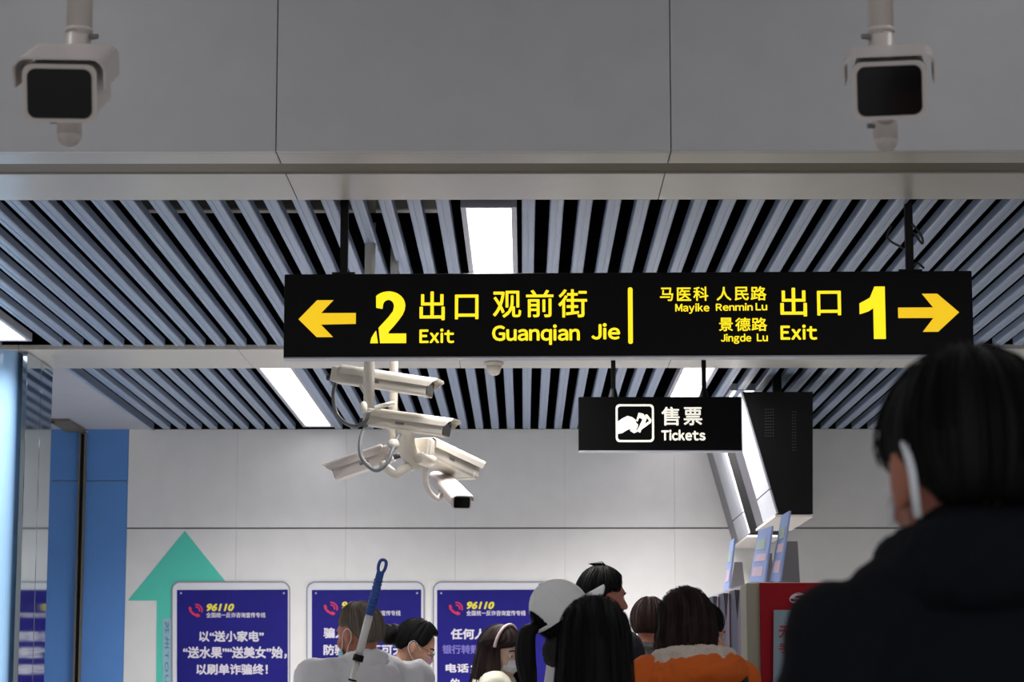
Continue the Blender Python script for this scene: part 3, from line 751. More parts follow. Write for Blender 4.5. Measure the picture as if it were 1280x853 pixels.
def card(bl, br, tr_, tl, Ya, Yb, lab, imgs):
    p = [P(bl[0], bl[1], Yb), P(br[0], br[1], Ya), P(tr_[0], tr_[1], Ya), P(tl[0], tl[1], Yb)]
    base = (p[0] + p[1]) / 2
    t = thing('notice_card', lab, 'card', base, group='blue cards standing on the ticket machines')
    nn = (p[1] - p[0]).cross(p[3] - p[0]).normalized()
    if nn.y > 0: nn = -nn
    q = lambda s, r_: (p[0] + (p[1] - p[0]) * s) * (1 - r_) + (p[3] + (p[2] - p[3]) * s) * r_ - base
    def plate(s0, s1, r0, r1, h0, h1, m, nm):
        bm = bmesh.new(); prism(bm, [(s0, r0), (s1, r0), (s1, r1), (s0, r1)], lambda s, r_: q(s, r_) + nn * h0, lambda s, r_: q(s, r_) + nn * h1); return obj(nm, bm, m, t)
    plate(0, 1, 0, 1, -0.004, 0.004, M['tab_blue'], 'card_panel')
    for s0, s1, r0, r1, mm in imgs: plate(s0, s1, r0, r1, 0.004, 0.005, M[mm], 'printed_picture')
    return t
card((963, 727), (975.5, 727), (988, 639), (978, 645), 9.9, 10.0, 'tallest pale blue card on the ticket machines, beside the monitor foot', [(0.15, 0.85, .12, .3, 'tab_pink'), (0.2, 0.9, .42, .55, 'tab_pink'), (0.15, 0.8, .62, .8, 'tab_yel')])
card((938, 727.5), (956, 727.5), (966, 658), (949, 664), 10.0, 10.25, 'middle pale blue card on the ticket machines', [(0.1, 0.8, .1, .28, 'tab_pink'), (0.15, 0.9, .38, .52, 'tab_pink'), (0.1, 0.7, .6, .8, 'tab_yel')])
card((905, 739), (912, 736), (919, 673), (914, 677), 10.6, 10.8, 'smallest pale blue card, farthest on the ticket machines', [(0.15, 0.85, .15, .4, 'tab_pink'), (0.15, 0.8, .55, .75, 'tab_yel')])
for poly, Y, lab in (([(974, 728), (1000, 728), (997, 677), (979, 677)], 10.2, 'grey wedge bracket right of the tallest blue card'),
                     ([(955, 728), (967, 728), (965, 692), (960, 692)], 10.3, 'narrow grey wedge bracket between two blue cards'),
                     ([(913, 736), (931, 731), (928, 703), (918, 703)], 10.95, 'mauve grey wedge bracket right of the smallest blue card')):
    base = P(poly[0][0], poly[0][1], Y); bm = bmesh.new()
    prism(bm, poly, lambda u, v: P(u, v, Y) - base, lambda u, v: P(u, v, Y) - base + Vector((0.01, 0.12, 0)))
    ob = obj('wedge_bracket', bm, M['tab_grey']); ob.location = base
    setp(ob, lab, 'bracket', 'wedge brackets on the ticket machines')

# ------------------------------------------------------------------ people
def frame_axes(d, hint):
    d = Vector(d).normalized(); s = Vector(hint); s = (s - d * s.dot(d)).normalized(); n = d.cross(s); return d, s, n

def capsule(bm, a, ra, b, rb, n=14):
    a = Vector(a); b = Vector(b); d = b - a; L = d.length
    if L < 1e-5: ball(bm, a, ra, 2); return
    t = d / L; u = t.orthogonal().normalized(); s = t.cross(u); rings = []
    st = [(-1, 0.02)] + [(-math.cos(R(x)), math.sin(R(x))) for x in (30, 60, 90)]
    for k, (o_, q) in enumerate(st): rings.append((a + t * (o_ * ra), max(q * ra, 1e-4)))
    for o_, q in [(0, 1)] + [(math.cos(R(x)), math.sin(R(x))) for x in (60, 30)] + [(1, 0.02)]: rings.append((b + t * (o_ * rb), max(q * rb, 1e-4)))
    rv = [[bm.verts.new(p + (u * math.cos(2 * PI * k / n) + s * math.sin(2 * PI * k / n)) * r_) for k in range(n)] for p, r_ in rings]
    for A_, B2 in zip(rv[:-1], rv[1:]):
        for k in range(n): bm.faces.new((A_[k], A_[(k + 1) % n], B2[(k + 1) % n], B2[k]))
    bm.faces.new(rv[0][::-1]); bm.faces.new(rv[-1])

def fuse(name, bm, voxel, m, parent, smooth=2, fold=0.0, fscale=9.0):
    """one continuous skin over overlapping volumes"""
    me = bpy.data.meshes.new(name); bm.to_mesh(me); bm.free()
    ob = bpy.data.objects.new('tmp', me)
    md = ob.modifiers.new('r', 'REMESH'); md.mode = 'VOXEL'; md.voxel_size = voxel
    if smooth:
        ms_ = ob.modifiers.new('s', 'SMOOTH'); ms_.iterations = smooth; ms_.factor = 0.5
    me2 = evaluated(ob); bpy.data.meshes.remove(me)
    if fold:
        nrm_ = [v.normal.copy() for v in me2.vertices]; cos_ = [v.co.copy() for v in me2.vertices]; out_ = []
        for p, vn in zip(cos_, nrm_):
            q = Vector((p.x * fscale, p.y * fscale, p.z * fscale * 0.8))
            h = abs(noise.noise(q) + 0.5 * noise.noise(q * 2.3))
            out_.extend(p + vn * (fold * (0.9 - min(1.0, h * 1.3))))
        me2.vertices.foreach_set('co', out_)
    return link(name, me2, m, parent, True)

def hand(bm, wr, d, thumb, curl, s, flip=1):
    d, t, n = frame_axes(d, thumb); n = n * flip
    m3 = Matrix((t, n, d)).transposed()
    ball(bm, wr + d * 0.047 * s, (0.039 * s, 0.017 * s, 0.052 * s), 3, m3)
    for k, (o_, L) in enumerate(((0.027, 0.040), (0.009, 0.045), (-0.009, 0.041), (-0.026, 0.032))):
        b = wr + (d * 0.090 + t * o_) * s
        ang = curl; p = b; r_ = 0.0088
        for j, f in enumerate((1.0, 0.7, 0.5)):
            dd = d * math.cos(ang) + n * math.sin(ang); q = p + dd * L * f * s
            capsule(bm, p, r_ * s, q, (r_ - 0.0007) * s, 8); p = q; ang += curl * 0.9; r_ -= 0.0006
    p = wr + (d * 0.028 + t * 0.030) * s; q = p + (d * 0.030 + t * 0.026 + n * 0.012) * s; r2 = q + (d * 0.030 + t * 0.002 + n * (0.006 + 0.02 * curl)) * s
    capsule(bm, p, 0.013 * s, q, 0.0105 * s, 8); capsule(bm, q, 0.0105 * s, r2, 0.0085 * s, 8)

def head_matrix(s, hyaw, hpitch, hroll, lean=(0, 0), hz=0.0, hs=1.0):
    piv = Vector((lean[0], lean[1], (1.455 + hz) * s))
    base = Vector((0, 0, 1.455 * s))
    return Matrix.Translation(piv) @ Euler((R(hpitch), R(hroll), R(hyaw)), 'YXZ').to_matrix().to_4x4() @ Matrix.Scale(hs, 4) @ Matrix.Translation(-base)

def head_parts(bm, Mh, s, ear=1.0):
    m3 = Mh.to_3x3()
    def e(c, r_): ball(bm, Mh @ (Vector(c) * s), tuple(x * s for x in r_), 3, m3)
    e((0, -0.006, 1.600), (0.076, 0.094, 0.096)); e((0, 0.022, 1.565), (0.066, 0.072, 0.080))
    e((0, 0.034, 1.520), (0.050, 0.052, 0.052)); e((0, 0.058, 1.500), (0.026, 0.026, 0.022))
    e((0, 0.070, 1.612), (0.052, 0.020, 0.022))                       # brow
    for q in (-1, 1):
        e((q * 0.040, 0.058, 1.558), (0.026, 0.026, 0.026))            # cheek
        e((q * 0.0775 * (ear * .15 + .85), -0.004, 1.572), (0.008, 0.019 * ear, 0.031 * ear)); e((q * 0.083 * (ear * .15 + .85), -0.012, 1.580), (0.006, 0.013 * ear, 0.022 * ear)); e((q * 0.078, 0.002, 1.548), (0.007, 0.009, 0.010))
    capsule(bm, Mh @ (Vector((0, 0.084, 1.598)) * s), 0.008 * s, Mh @ (Vector((0, 0.104, 1.560)) * s), 0.0135 * s, 10)
    for q in (-1, 1): e((q * 0.011, 0.095, 1.557), (0.008, 0.010, 0.008))
    e((0, 0.083, 1.531), (0.021, 0.010, 0.006)); e((0, 0.082, 1.521), (0.018, 0.010, 0.007))

def hair(parent, Mh, s, m, front=38, side=-2, back=-38, drop_back=0.0, drop_side=0.0, gap=50, mx=(1, 1, 1), my=(1, 1, 1), amp=0.03,
         freq=26, rag=0.01, puff=1.0, seed=0, name='hair', gravity=True):
    """hair sheet over the skull: az from the back; arcs down the skull and hangs for the drop lengths"""
    bm = bmesh.new(); nu, n1, n2 = 180, 22, 20
    ax, ay, az_ = 0.086 * puff, 0.104 * puff, 0.112 * (0.6 + 0.4 * puff); c = Vector((0, -0.008, 1.603))
    m3 = Mh.to_3x3(); grid = []
    dropping = drop_back > 0
    for i in range(nu + 1):
        u = -1 + 2 * i / nu; a_full = abs(u) * 180.0; col_ = []
        nz1 = noise.noise(Vector((u * freq, seed, 0))); nz2 = noise.noise(Vector((u * freq * 2.7, seed + 9, 0)))
        # where this strand group ends
        def sm(x, a, b): t = min(1, max(0, (x - a) / (b - a))); return t * t * (3 - 2 * t)
        if dropping: e_end = 0.0
        else:
            wb_ = 1 - sm(a_full, 50, 100); wf = sm(a_full, 118, 142)
            e_end = back * wb_ + side * (1 - wb_) * (1 - wf) + front * wf
            e_end += nz1 * 3
        dl = 0
        if dropping:
            dl = drop_back + (drop_side - drop_back) * sm(a_full, 60, 150); dl += (nz1 + nz2) * rag
        tot = n1 + (n2 if dropping else 0)
        for j in range(tot + 1):
            if j <= n1:
                e = 90 + (e_end - 90) * j / n1; d_ = 0
            else:
                e = 0; d_ = (j - n1) / n2
            if dropping:
                amax = 180 - gap * sm(90 - e, 90 - front - 12, 90 - front + 8)
            else: amax = 180
            az = abs(u) * amax; sg_ = 1 if u > 0 else -1
            kx, ky = 1.0, 1.0
            if j > n1:
                zz = d_ * 2
                def ip(t3): return t3[0] + (t3[1] - t3[0]) * zz if zz <= 1 else t3[1] + (t3[2] - t3[1]) * (zz - 1)
                kx, ky = ip(mx), ip(my)
            fl_ = 1 + amp * (nz1 + 0.6 * nz2) * min(1, j / 8) + 0.012 * noise.noise(Vector((u * 60, j * 0.15, seed)))
            if not dropping:
                edge = (j / n1); fl_ *= 1 - 0.10 * max(0, (edge - 0.86) / 0.14) ** 2
            er = R(e); zr = R(az)
            p = Vector((math.sin(zr) * sg_ * math.cos(er) * ax * kx * fl_, -math.cos(zr) * math.cos(er) * ay * ky * fl_, math.sin(er) * az_ * (1 + 0.3 * (fl_ - 1))))
            w_ = Mh @ ((c + p) * s)
            if j > n1:
                down = Vector((0, 0, -1)) if gravity else m3 @ Vector((0, 0, -1))
                w_ = w_ + down * dl * d_
            col_.append(w_)
        grid.append(col_)
    vs = [[bm.verts.new(p) for p in cc] for cc in grid]
    for i in range(nu):
        for j in range(len(vs[0]) - 1):
            bm.faces.new((vs[i][j], vs[i][j + 1], vs[i + 1][j + 1], vs[i + 1][j]))
    bmesh.ops.remove_doubles(bm, verts=bm.verts, dist=0.0004)
    bmesh.ops.recalc_face_normals(bm, faces=bm.faces)
    me = bpy.data.meshes.new('h'); bm.to_mesh(me); bm.free()
    ob = bpy.data.objects.new('tmp', me)
    md = ob.modifiers.new('s', 'SOLIDIFY'); md.thickness = 0.010; md.offset = -1
    me2 = evaluated(ob); bpy.data.meshes.remove(me)
    h = link(name, me2, m, parent, True)
    # loose strands along the surface
    rnd = random.Random(seed + 5); bm = bmesh.new()
    for k in range(150):
        i = rnd.randrange(nu); j0 = rnd.randrange(2, max(3, len(grid[0]) - 14)); j1 = min(len(grid[0]) - 1, j0 + rnd.randrange(8, 22))
        cc = sum((grid[q][0] for q in (0,)), Vector()) ; ctr = Mh @ (c * s)
        pts = []
        for j in range(j0, j1 + 1, 2):
            p = grid[i][j]; o_ = (p - ctr); o_.z *= 0.3; o_.normalize()
            pts.append(p + o_ * (0.0015 + 0.004 * abs(math.sin((j - j0) / 6.0 + k))))
        if len(pts) > 2: tube(bm, pts, 0.0011, 3, 1)
    st_ = obj('hair_strands', bm, m, h); setp(st_, kind='stuff')
    return h

def face_mask(parent, Mh, s, m, top=1.583, bot=1.488, loops=True, wide=58, side_only=False):
    bm = bmesh.new(); nu, nv = 22, 12; g = []
    for i in range(nu + 1):
        a = R(-wide + 2 * wide * i / nu); col_ = []
        for j in range(nv + 1):
            v = j / nv; k = abs(i / nu * 2 - 1)
            zz = (top - 0.016 * k) + ((bot + 0.020 * k) - (top - 0.016 * k)) * v
            bulge = math.sin(PI * min(1, v * 0.9 + 0.12))
            rx = 0.074 - 0.016 * v; ry = 0.080 + 0.034 * bulge - 0.026 * v
            pl = 0.0012 * math.sin(v * 6 * PI)
            col_.append(Mh @ (Vector(((rx + pl) * math.sin(a), (ry + pl) * math.cos(a) + 0.004, zz)) * s))
        g.append([bm.verts.new(p) for p in col_])
    for i in range(nu):
        for j in range(nv): bm.faces.new((g[i][j], g[i + 1][j], g[i + 1][j + 1], g[i][j + 1]))
    r_ = bmesh.ops.extrude_face_region(bm, geom=bm.faces[:])
    fw = (Mh.to_3x3() @ Vector((0, 1, 0))) * 0.003
    for v in [x for x in r_['geom'] if isinstance(x, bmesh.types.BMVert)]: v.co += fw
    bmesh.ops.recalc_face_normals(bm, faces=bm.faces)
    mk = obj('face_mask', bm, m, parent, True)
    if loops:
        for q in (-1, 1):
            bm = bmesh.new()
            pts = [(q * 0.062, 0.052, top - 0.016), (q * 0.078, 0.020, 1.588), (q * 0.086, -0.010, 1.602), (q * 0.087, -0.027, 1.585), (q * 0.084, -0.022, 1.556), (q * 0.074, 0.010, 1.530), (q * 0.052, 0.048, bot + 0.022)]
            tube(bm, [Mh @ (Vector(p) * s) for p in pts], 0.0019, 6, 5); obj('ear_loop', bm, M['mask_white'], mk, True)
    return mk

def person(lab, hx, top, Z, yaw, hd=(0, 0, 0), coat='coat_dark', legs='trousers', skin='skin', lean=(0, 0), Hs=None, bx=None,
           arms=None, collar='round', build=1.0, curl=0.35, coatlen=0.80, face=True, group=None, sholder=1.0, hz=0.0, hs=1.0, ear=1.0, trap=0.0, shz=0.0):
    """hx, top: place of the head's middle and crown in the photograph"""
    tp = P(hx, top, Z)
    s = Hs if Hs else tp.z / 1.705
    t = thing('person', lab, 'person', (tp.x, Z, 0), (0, 0, R(yaw)))
    Mh = head_matrix(s, hd[0], hd[1], hd[2], lean, hz, hs)
    # put the crown over the chosen point
    hc = Mh @ (Vector((0, 0, 1.60)) * s); off = Matrix.Rotation(R(yaw), 4, 'Z') @ Vector((hc.x, hc.y, 0))
    t.location = (tp.x - off.x, Z - off.y, 0)
    b = build
    sh = [Vector((q * 0.165 * b * sholder, -0.005, 1.375 + shz)) for q in (-1, 1)]
    A2 = arms or [None, None]; el, wr = [], []
    for k, q in enumerate((-1, 1)):
        if A2[k]: el.append(Vector(A2[k][0])); wr.append(Vector(A2[k][1]))
        else: el.append(Vector((q * (0.215 * b + 0.005), -0.03, 1.10))); wr.append(Vector((q * 0.215 * b, 0.07, 0.875)))
    lx, ly = lean[0] / s, lean[1] / s
    L3 = lambda p, k=1.0: Vector((p[0] + lx * k, p[1] + ly * k, p[2])) * s
    # body: one continuous figure
    bm = bmesh.new()
    head_parts(bm, Mh, s, ear)
    capsule(bm, L3((0, -0.012, 1.42), 0.9), 0.058 * s, Mh @ (Vector((0, -0.006, 1.545)) * s), 0.054 * s)
    ball(bm, L3((0, 0, 1.27), 0.6), (0.150 * b * s, 0.098 * s, 0.17 * s), 3); ball(bm, L3((0, 0.0, 1.08), 0.3), (0.128 * b * s, 0.092 * s, 0.15 * s), 3)
    ball(bm, L3((0, -0.01, 0.93), 0), (0.155 * b * s, 0.11 * s, 0.12 * s), 3)
    capsule(bm, L3(sh[0], .8), 0.050 * s, L3(sh[1], .8), 0.050 * s)
    for k, q in enumerate((-1, 1)):
        capsule(bm, L3((0, -0.01, 1.44), .9), 0.045 * s, L3(sh[k], .8), 0.045 * s)
        capsule(bm, L3(sh[k], .8), 0.048 * s, L3(el[k], .4), 0.036 * s); capsule(bm, L3(el[k], .4), 0.036 * s, L3(wr[k], 0), 0.024 * s)
        dd = (wr[k] - el[k]).normalized(); hand(bm, L3(wr[k], 0), dd, Vector((0, 1, 0.05)) if abs(dd.y) < 0.85 else Vector((0, 0, 1)), (A2[k][2] if A2[k] and len(A2[k]) > 2 else curl), s, 1 if q > 0 else -1)
        capsule(bm, L3((q * 0.085, -0.005, 0.90), 0), 0.080 * s, L3((q * 0.095, 0.01, 0.48), 0), 0.052 * s)
        capsule(bm, L3((q * 0.095, 0.01, 0.48), 0), 0.052 * s, L3((q * 0.1, -0.01, 0.09), 0), 0.034 * s)
        capsule(bm, L3((q * 0.1, -0.02, 0.05), 0), 0.034 * s, L3((q * 0.112, 0.13, 0.035), 0), 0.03 * s)
    fuse('body', bm, 0.0075, M[skin], t, 1)
    if face:
        for q in (-1, 1):
            bm = bmesh.new(); ball(bm, Mh @ (Vector((q * 0.030, 0.0712, 1.588)) * s), 0.0125 * s, 3); ey = obj('eye', bm, M['eye_white'], t, True)
            bm = bmesh.new(); ball(bm, Mh @ (Vector((q * 0.030, 0.0790, 1.587)) * s), 0.0062 * s, 2); obj('iris', bm, M['iris'], ey, True)
            bm = bmesh.new(); tube(bm, [Mh @ (Vector((q * a_, y_, z_)) * s) for a_, y_, z_ in ((0.014, 0.090, 1.607), (0.030, 0.088, 1.613), (0.048, 0.074, 1.607))], 0.0032, 6, 4); obj('eyebrow', bm, M['hair_black'], t, True)
    # coat
    bm = bmesh.new(); f = 0.024
    ball(bm, L3((0, 0, 1.25), 0.6), ((0.172 * b + f * .3) * s, (0.105 + f) * s, 0.19 * s), 3)
    ball(bm, L3((0, 0.0, 1.05), 0.3), ((0.155 * b + f * .4) * s, (0.10 + f) * s, 0.19 * s), 3)
    bot_ = coatlen
    ball(bm, L3((0, -0.012, 1.375), .8), (0.125 * b * s, 0.100 * s, 0.085 * s), 3)
    ball(bm, L3((0, -0.005, bot_ + 0.13), 0), ((0.165 * b + 0.04) * s, 0.158 * s, 0.155 * s), 3)
    capsule(bm, L3(sh[0], .8), 0.066 * s, L3(sh[1], .8), 0.066 * s)
    for k, q in enumerate((-1, 1)):
        capsule(bm, L3((q * 0.02, -0.015, 1.425 + trap), .9), 0.060 * s, L3(sh[k] * 0.98, .8), 0.062 * s)
        capsule(bm, L3(sh[k], .8), 0.068 * s, L3(el[k], .4), 0.056 * s); capsule(bm, L3(el[k], .4), 0.056 * s, L3(el[k] + (wr[k] - el[k]) * 0.93, .05), 0.042 * s)
    fuse('coat', bm, 0.0105, M[coat], t, 3, 0.014 * s, 8)
    # collar
    if collar in ('round', 'stand', 'high', 'hood', 'fleece', 'fur'):
        bm = bmesh.new(); hgt = {'round': 1.445, 'stand': 1.462, 'high': 1.498, 'hood': 1.478, 'fleece': 1.458, 'fur': 1.455}[collar]
        rr_ = {'round': 0.016, 'stand': 0.02, 'high': 0.030, 'hood': 0.036, 'fleece': 0.022, 'fur': 0.042}[collar]
        R0 = {'round': 0.066, 'stand': 0.072, 'high': 0.086, 'hood': 0.10, 'fleece': 0.118, 'fur': 0.095}[collar]
        n = 20
        for z_, rk, r2 in ((hgt, R0, rr_), (hgt - 0.03, R0 * 1.06, rr_ * 1.15)):
            pts = [L3((rk * math.sin(2 * PI * k / n), -0.012 + rk * 0.95 * math.cos(2 * PI * k / n) , z_ - 0.028 * (1 + math.cos(2 * PI * k / n)) / 2), .9) for k in range(n)]
            tube(bm, pts, r2 * s, 10, 3, closed=True)
        fuse('collar', bm, 0.008, M[{'fleece': 'fleece', 'fur': 'fur'}.get(collar, coat)], t, 2, 0.008 * s, 22)
    # trousers and shoes
    bm = bmesh.new()
    ball(bm, L3((0, -0.01, 0.90), 0), (0.160 * b * s, 0.116 * s, 0.12 * s), 3)
    for q in (-1, 1):
        capsule(bm, L3((q * 0.085, -0.005, 0.88), 0), 0.090 * s, L3((q * 0.097, 0.01, 0.48), 0), 0.070 * s); capsule(bm, L3((q * 0.097, 0.01, 0.48), 0), 0.070 * s, L3((q * 0.102, -0.01, 0.14), 0), 0.060 * s)
    fuse('trousers', bm, 0.012, M[legs], t, 2, 0.010, 10)
    for q in (-1, 1):
        bm = bmesh.new(); capsule(bm, L3((q * 0.1, -0.035, 0.052), 0), 0.046 * s, L3((q * 0.113, 0.15, 0.044), 0), 0.040 * s); capsule(bm, L3((q * 0.1, -0.02, 0.07), 0), 0.046 * s, L3((q * 0.1, -0.02, 0.12), 0), 0.046 * s)
        box(bm, L3((q * 0.107, 0.057, 0.012), 0), (0.086 * s, 0.27 * s, 0.022 * s), None, 0.006); fuse('shoe', bm, 0.008, M['shoe'], t, 1)
    return t, Mh, s

def hairrange(t): return t

# 1 grey-haired man, back three-quarter view, mop handle in his left hand
t, Mh, s = person('person with short grey hair in a light grey jacket, holding the mop', 449, 750, 9.7, 28, hd=(26, -12, 0), hz=-0.035, Hs=1.0, coat='coat_grey', skin='skin_ruddy',
                  collar='stand', build=1.18, sholder=1.15,
                  arms=[((-0.27, -0.12, 1.13), (-0.20, -0.215, 0.90), 0.95), None])
hair(t, Mh, s, M['hair_grey'], front=44, side=8, back=-40, amp=0.035, freq=40, puff=0.985, seed=1)
face_mask(t, Mh, s, M['mask_blue'], top=1.545, bot=1.462, wide=64)
mw = bpy.data.materials  # (materials stay as named above)
top_ = P(480, 699, 9.42); Lp = (P(440, 853, 9.42) - top_); dpt = Lp / Lp.length
mp_ = thing('mop', 'mop with blue hand grip and white pole, in front of the grey-haired person', 'mop', (0, 0, 0))
zend = 0.10; e_ = top_ + dpt * ((zend - top_.z) / dpt.z)
mp_.location = (e_.x, e_.y, 0); oo = mp_.location.copy()
q = lambda d_: top_ + dpt * d_ - oo
gl = 72 / 318.0
bm = bmesh.new(); side_ = dpt.cross(Vector((0, 1, 0))).normalized()
tube(bm, [q(0.004), q(0.012) + side_ * 0.012, q(0.04) + side_ * 0.013, q(0.062), q(0.04) - side_ * 0.013, q(0.012) - side_ * 0.012], 0.0065, 8, 4, closed=True)
obj('hanging_loop', bm, M['mop_blue'], mp_, True)
bm = bmesh.new(); cyl(bm, q(0.05), q(gl), 0.015, 0.0175, 18)
for k in range(9): cyl(bm, q(0.085 + k * 0.014), q(0.091 + k * 0.014), 0.0185, 0.0185, 16)
obj('grip', bm, M['mop_blue'], mp_, True)
Lt = (e_ - top_).length
bm = bmesh.new(); cyl(bm, q(gl), q(0.405), 0.0155, 0.0155, 18); obj('upper_pole', bm, M['mop_pole'], mp_, True)
bm = bmesh.new(); cyl(bm, q(0.385), q(0.41), 0.021, 0.021, 18); obj('clamp', bm, M['black'], mp_, True)
bm = bmesh.new(); cyl(bm, q(0.41), q(Lt), 0.0125, 0.0125, 18); obj('lower_pole', bm, M['mop_pole'], mp_, True)
bm = bmesh.new(); cyl(bm, q(0.482), q(0.489), 0.0165, 0.0165, 16); obj('lock_ring', bm, M['black'], mp_)
bm = bmesh.new(); box(bm, (0, 0, 0.07), (0.34, 0.12, 0.03), None, 0.01); obj('mop_plate', bm, M['mop_blue'], mp_)
bm = bmesh.new(); box(bm, (0, 0, 0.028), (0.40, 0.16, 0.056), None, 0.02); obj('mop_pad', bm, M['mop_head'], mp_)

# 2 bowed woman with pink mask, glasses and bun
t, Mh, s = person('person with bun, glasses and pink mask bowing, behind the grey jacket shoulder', 521, 789, 11.6, -88, hd=(0, -30, 0), coat='coat_dark', skin='skin', collar='fur', lean=(0, 0.08), Hs=0.985, coatlen=0.7)
hair(t, Mh, s, M['hair_black'], front=40, side=-4, back=-40, amp=0.03, puff=1.03, seed=2)
bm = bmesh.new(); c_ = Mh @ (Vector((0, -0.128, 1.575)) * s)
for k in range(5): 
    a = k * 1.26; tube(bm, [c_ + Vector((0.03 * math.cos(a + f_) * (1 - abs(f_) / 5), 0.028 * math.sin(a * 2 + f_), 0.034 * math.sin(a + f_))) for f_ in (-2, -1, 0, 1, 2)], 0.018, 8, 4)
ball(bm, c_, (0.036, 0.04, 0.036), 3)
fuse('hair_bun', bm, 0.004, M['hair_black'], t, 1)
face_mask(t, Mh, s, M['mask_pink'])
bm = bmesh.new()
for q_ in (-1, 1):
    tube(bm, [Mh @ (Vector((q_ * 0.032 + 0.024 * math.cos(a), 0.101, 1.586 + 0.019 * math.sin(a))) * s) for a in [k * PI / 5 for k in range(10)]], 0.0018, 6, 2, closed=True)
    tube(bm, [Mh @ (Vector(p) * s) for p in ((q_ * 0.055, 0.1, 1.592), (q_ * 0.075, 0.05, 1.592), (q_ * 0.083, 0.0, 1.59))], 0.0018, 6, 3)
tube(bm, [Mh @ (Vector(p) * s) for p in ((-0.008, 0.102, 1.59), (0, 0.106, 1.593), (0.008, 0.102, 1.59))], 0.0016, 6, 2)
fuse('glasses', bm, 0.0022, M['black'], t, 0)

# 3 woman with headband
t, Mh, s = person('person with long dark hair, pale headband and white mask in a cream jacket', 627, 770, 10.9, -88, hd=(-36, -12, 0), hz=-0.05, coat='coat_cream', skin='skin_pale', collar='round', build=0.95)
t['label'] = 'person with pale headband over long dark hair, white mask, cream jacket'
hair(t, Mh, s, M['hair_brown'], front=14, gap=62, drop_back=0.42, drop_side=0.34, mx=(1, 1.4, 2.0), my=(1, 1.45, 1.9), amp=0.05, rag=0.03, puff=1.06, seed=3)
face_mask(t, Mh, s, M['mask_white'], top=1.578)
bm = bmesh.new()
tube(bm, [Mh @ (Vector((0.0935 * math.sin(R(a)), 0.022, 1.603 + 0.1195 * math.cos(R(a)) )) * s) for a in range(-84, 85, 12)], 0.0075, 10, 3)
hb = obj('headband', bm, M['headband'], t, True); 

# 4 person in the white cap
t, Mh, s = person('person in white baseball cap with dark ponytail and off-white jacket', 703, 719, 8.9, -66, hd=(-8, 37, 0), coat='coat_white', skin='skin', collar='fur', build=1.0)
h = hair(t, Mh, s, M['hair_black'], front=40, side=-12, back=-50, amp=0.03, puff=0.99, seed=4)
bm = bmesh.new(); nu, nv = 144, 48; g = []; cc_ = Vector((0, -0.006, 1.606)); 
for i in range(nu):
    a = 2 * PI * i / nu; cg = []
    for j in range(nv + 1):
        e = R(90 - 96 * j / nv); seam = 1 - 0.012 * abs(math.cos(a * 3)) ** 20
        p = Vector((math.sin(a) * math.cos(e) * 0.0935, math.cos(a) * math.cos(e) * 0.112, math.sin(e) * 0.122)) * seam * (1 + 0.010 * noise.noise(Vector((math.sin(a) * 2.2, math.cos(a) * 2.2, e * 2.5))) + 0.006 * noise.noise(Vector((math.sin(a) * 5, math.cos(a) * 5, e * 6))))
        cg.append(bm.verts.new(Mh @ ((cc_ + p) * s)))
    g.append(cg)
for i in range(nu):
    a = 360 * (i + 0.5) / nu; back_ = abs(a - 180)
    for j in range(nv):
        e = 90 - 96 * (j + 0.5) / nv
        if back_ < 42 and e < 36 * math.sqrt(max(0, 1 - (back_ / 42) ** 2)) and e > -0.5: continue
        bm.faces.new((g[i][j], g[i][j + 1], g[(i + 1) % nu][j + 1], g[(i + 1) % nu][j]))
bmesh.ops.remove_doubles(bm, verts=bm.verts, dist=0.0005); bmesh.ops.recalc_face_normals(bm, faces=bm.faces)
rr_ = bmesh.ops.solidify(bm, geom=bm.faces[:], thickness=0.004)
cp = obj('cap', bm, M['cap'], t, True)
for k in range(6):
    bm = bmesh.new(); a = R(30 + 60 * k); lo_ = 36 if k in (2, 3) else 2
    tube(bm, [Mh @ ((cc_ + Vector((math.sin(a) * math.cos(R(e)) * 0.0940, math.cos(a) * math.cos(R(e)) * 0.1125, math.sin(R(e)) * 0.1225))) * s) for e in range(86, lo_ - 1, -6)], 0.0011, 5, 2)
    obj('seam', bm, M['cap'], cp, True)
bm = bmesh.new(); ball(bm, Mh @ ((cc_ + Vector((0, 0, 0.123))) * s), (0.008, 0.008, 0.005), 2); obj('button', bm, M['cap'], cp, True)
bm = bmesh.new()
tube(bm, [Mh @ ((cc_ + Vector((math.sin(R(180 + a)) * 0.095, math.cos(R(180 + a)) * 0.1135, -0.004))) * s) for a in range(-40, 41, 8)], 0.006, 8, 3)
obj('strap', bm, M['cap'], cp, True)
bm = bmesh.new(); g = []
for i in range(25):
    a = R(-62 + 124 * i / 24); rw = []
    for j in range(9):
        v = j / 8; ext = 0.075 * v * math.cos(a * 0.95)
        p = Vector((math.sin(a) * (0.093 + 0.004 * v), math.cos(a) * 0.110 + ext, 1.604 - 0.004 - 0.012 * v - 0.030 * abs(math.sin(a)) ** 2 * (1 + v * 0.4)))
        rw.append(bm.verts.new(Mh @ (p * s)))
    g.append(rw)
for i in range(24):
    for j in range(8): bm.faces.new((g[i][j], g[i][j + 1], g[i + 1][j + 1], g[i + 1][j]))
bmesh.ops.recalc_face_normals(bm, faces=bm.faces); bmesh.ops.solidify(bm, geom=bm.faces[:], thickness=0.005)
obj('cap_brim', bm, M['cap'], cp, True)
bm = bmesh.new(); a0 = Mh @ (Vector((0, -0.105, 1.615)) * s)
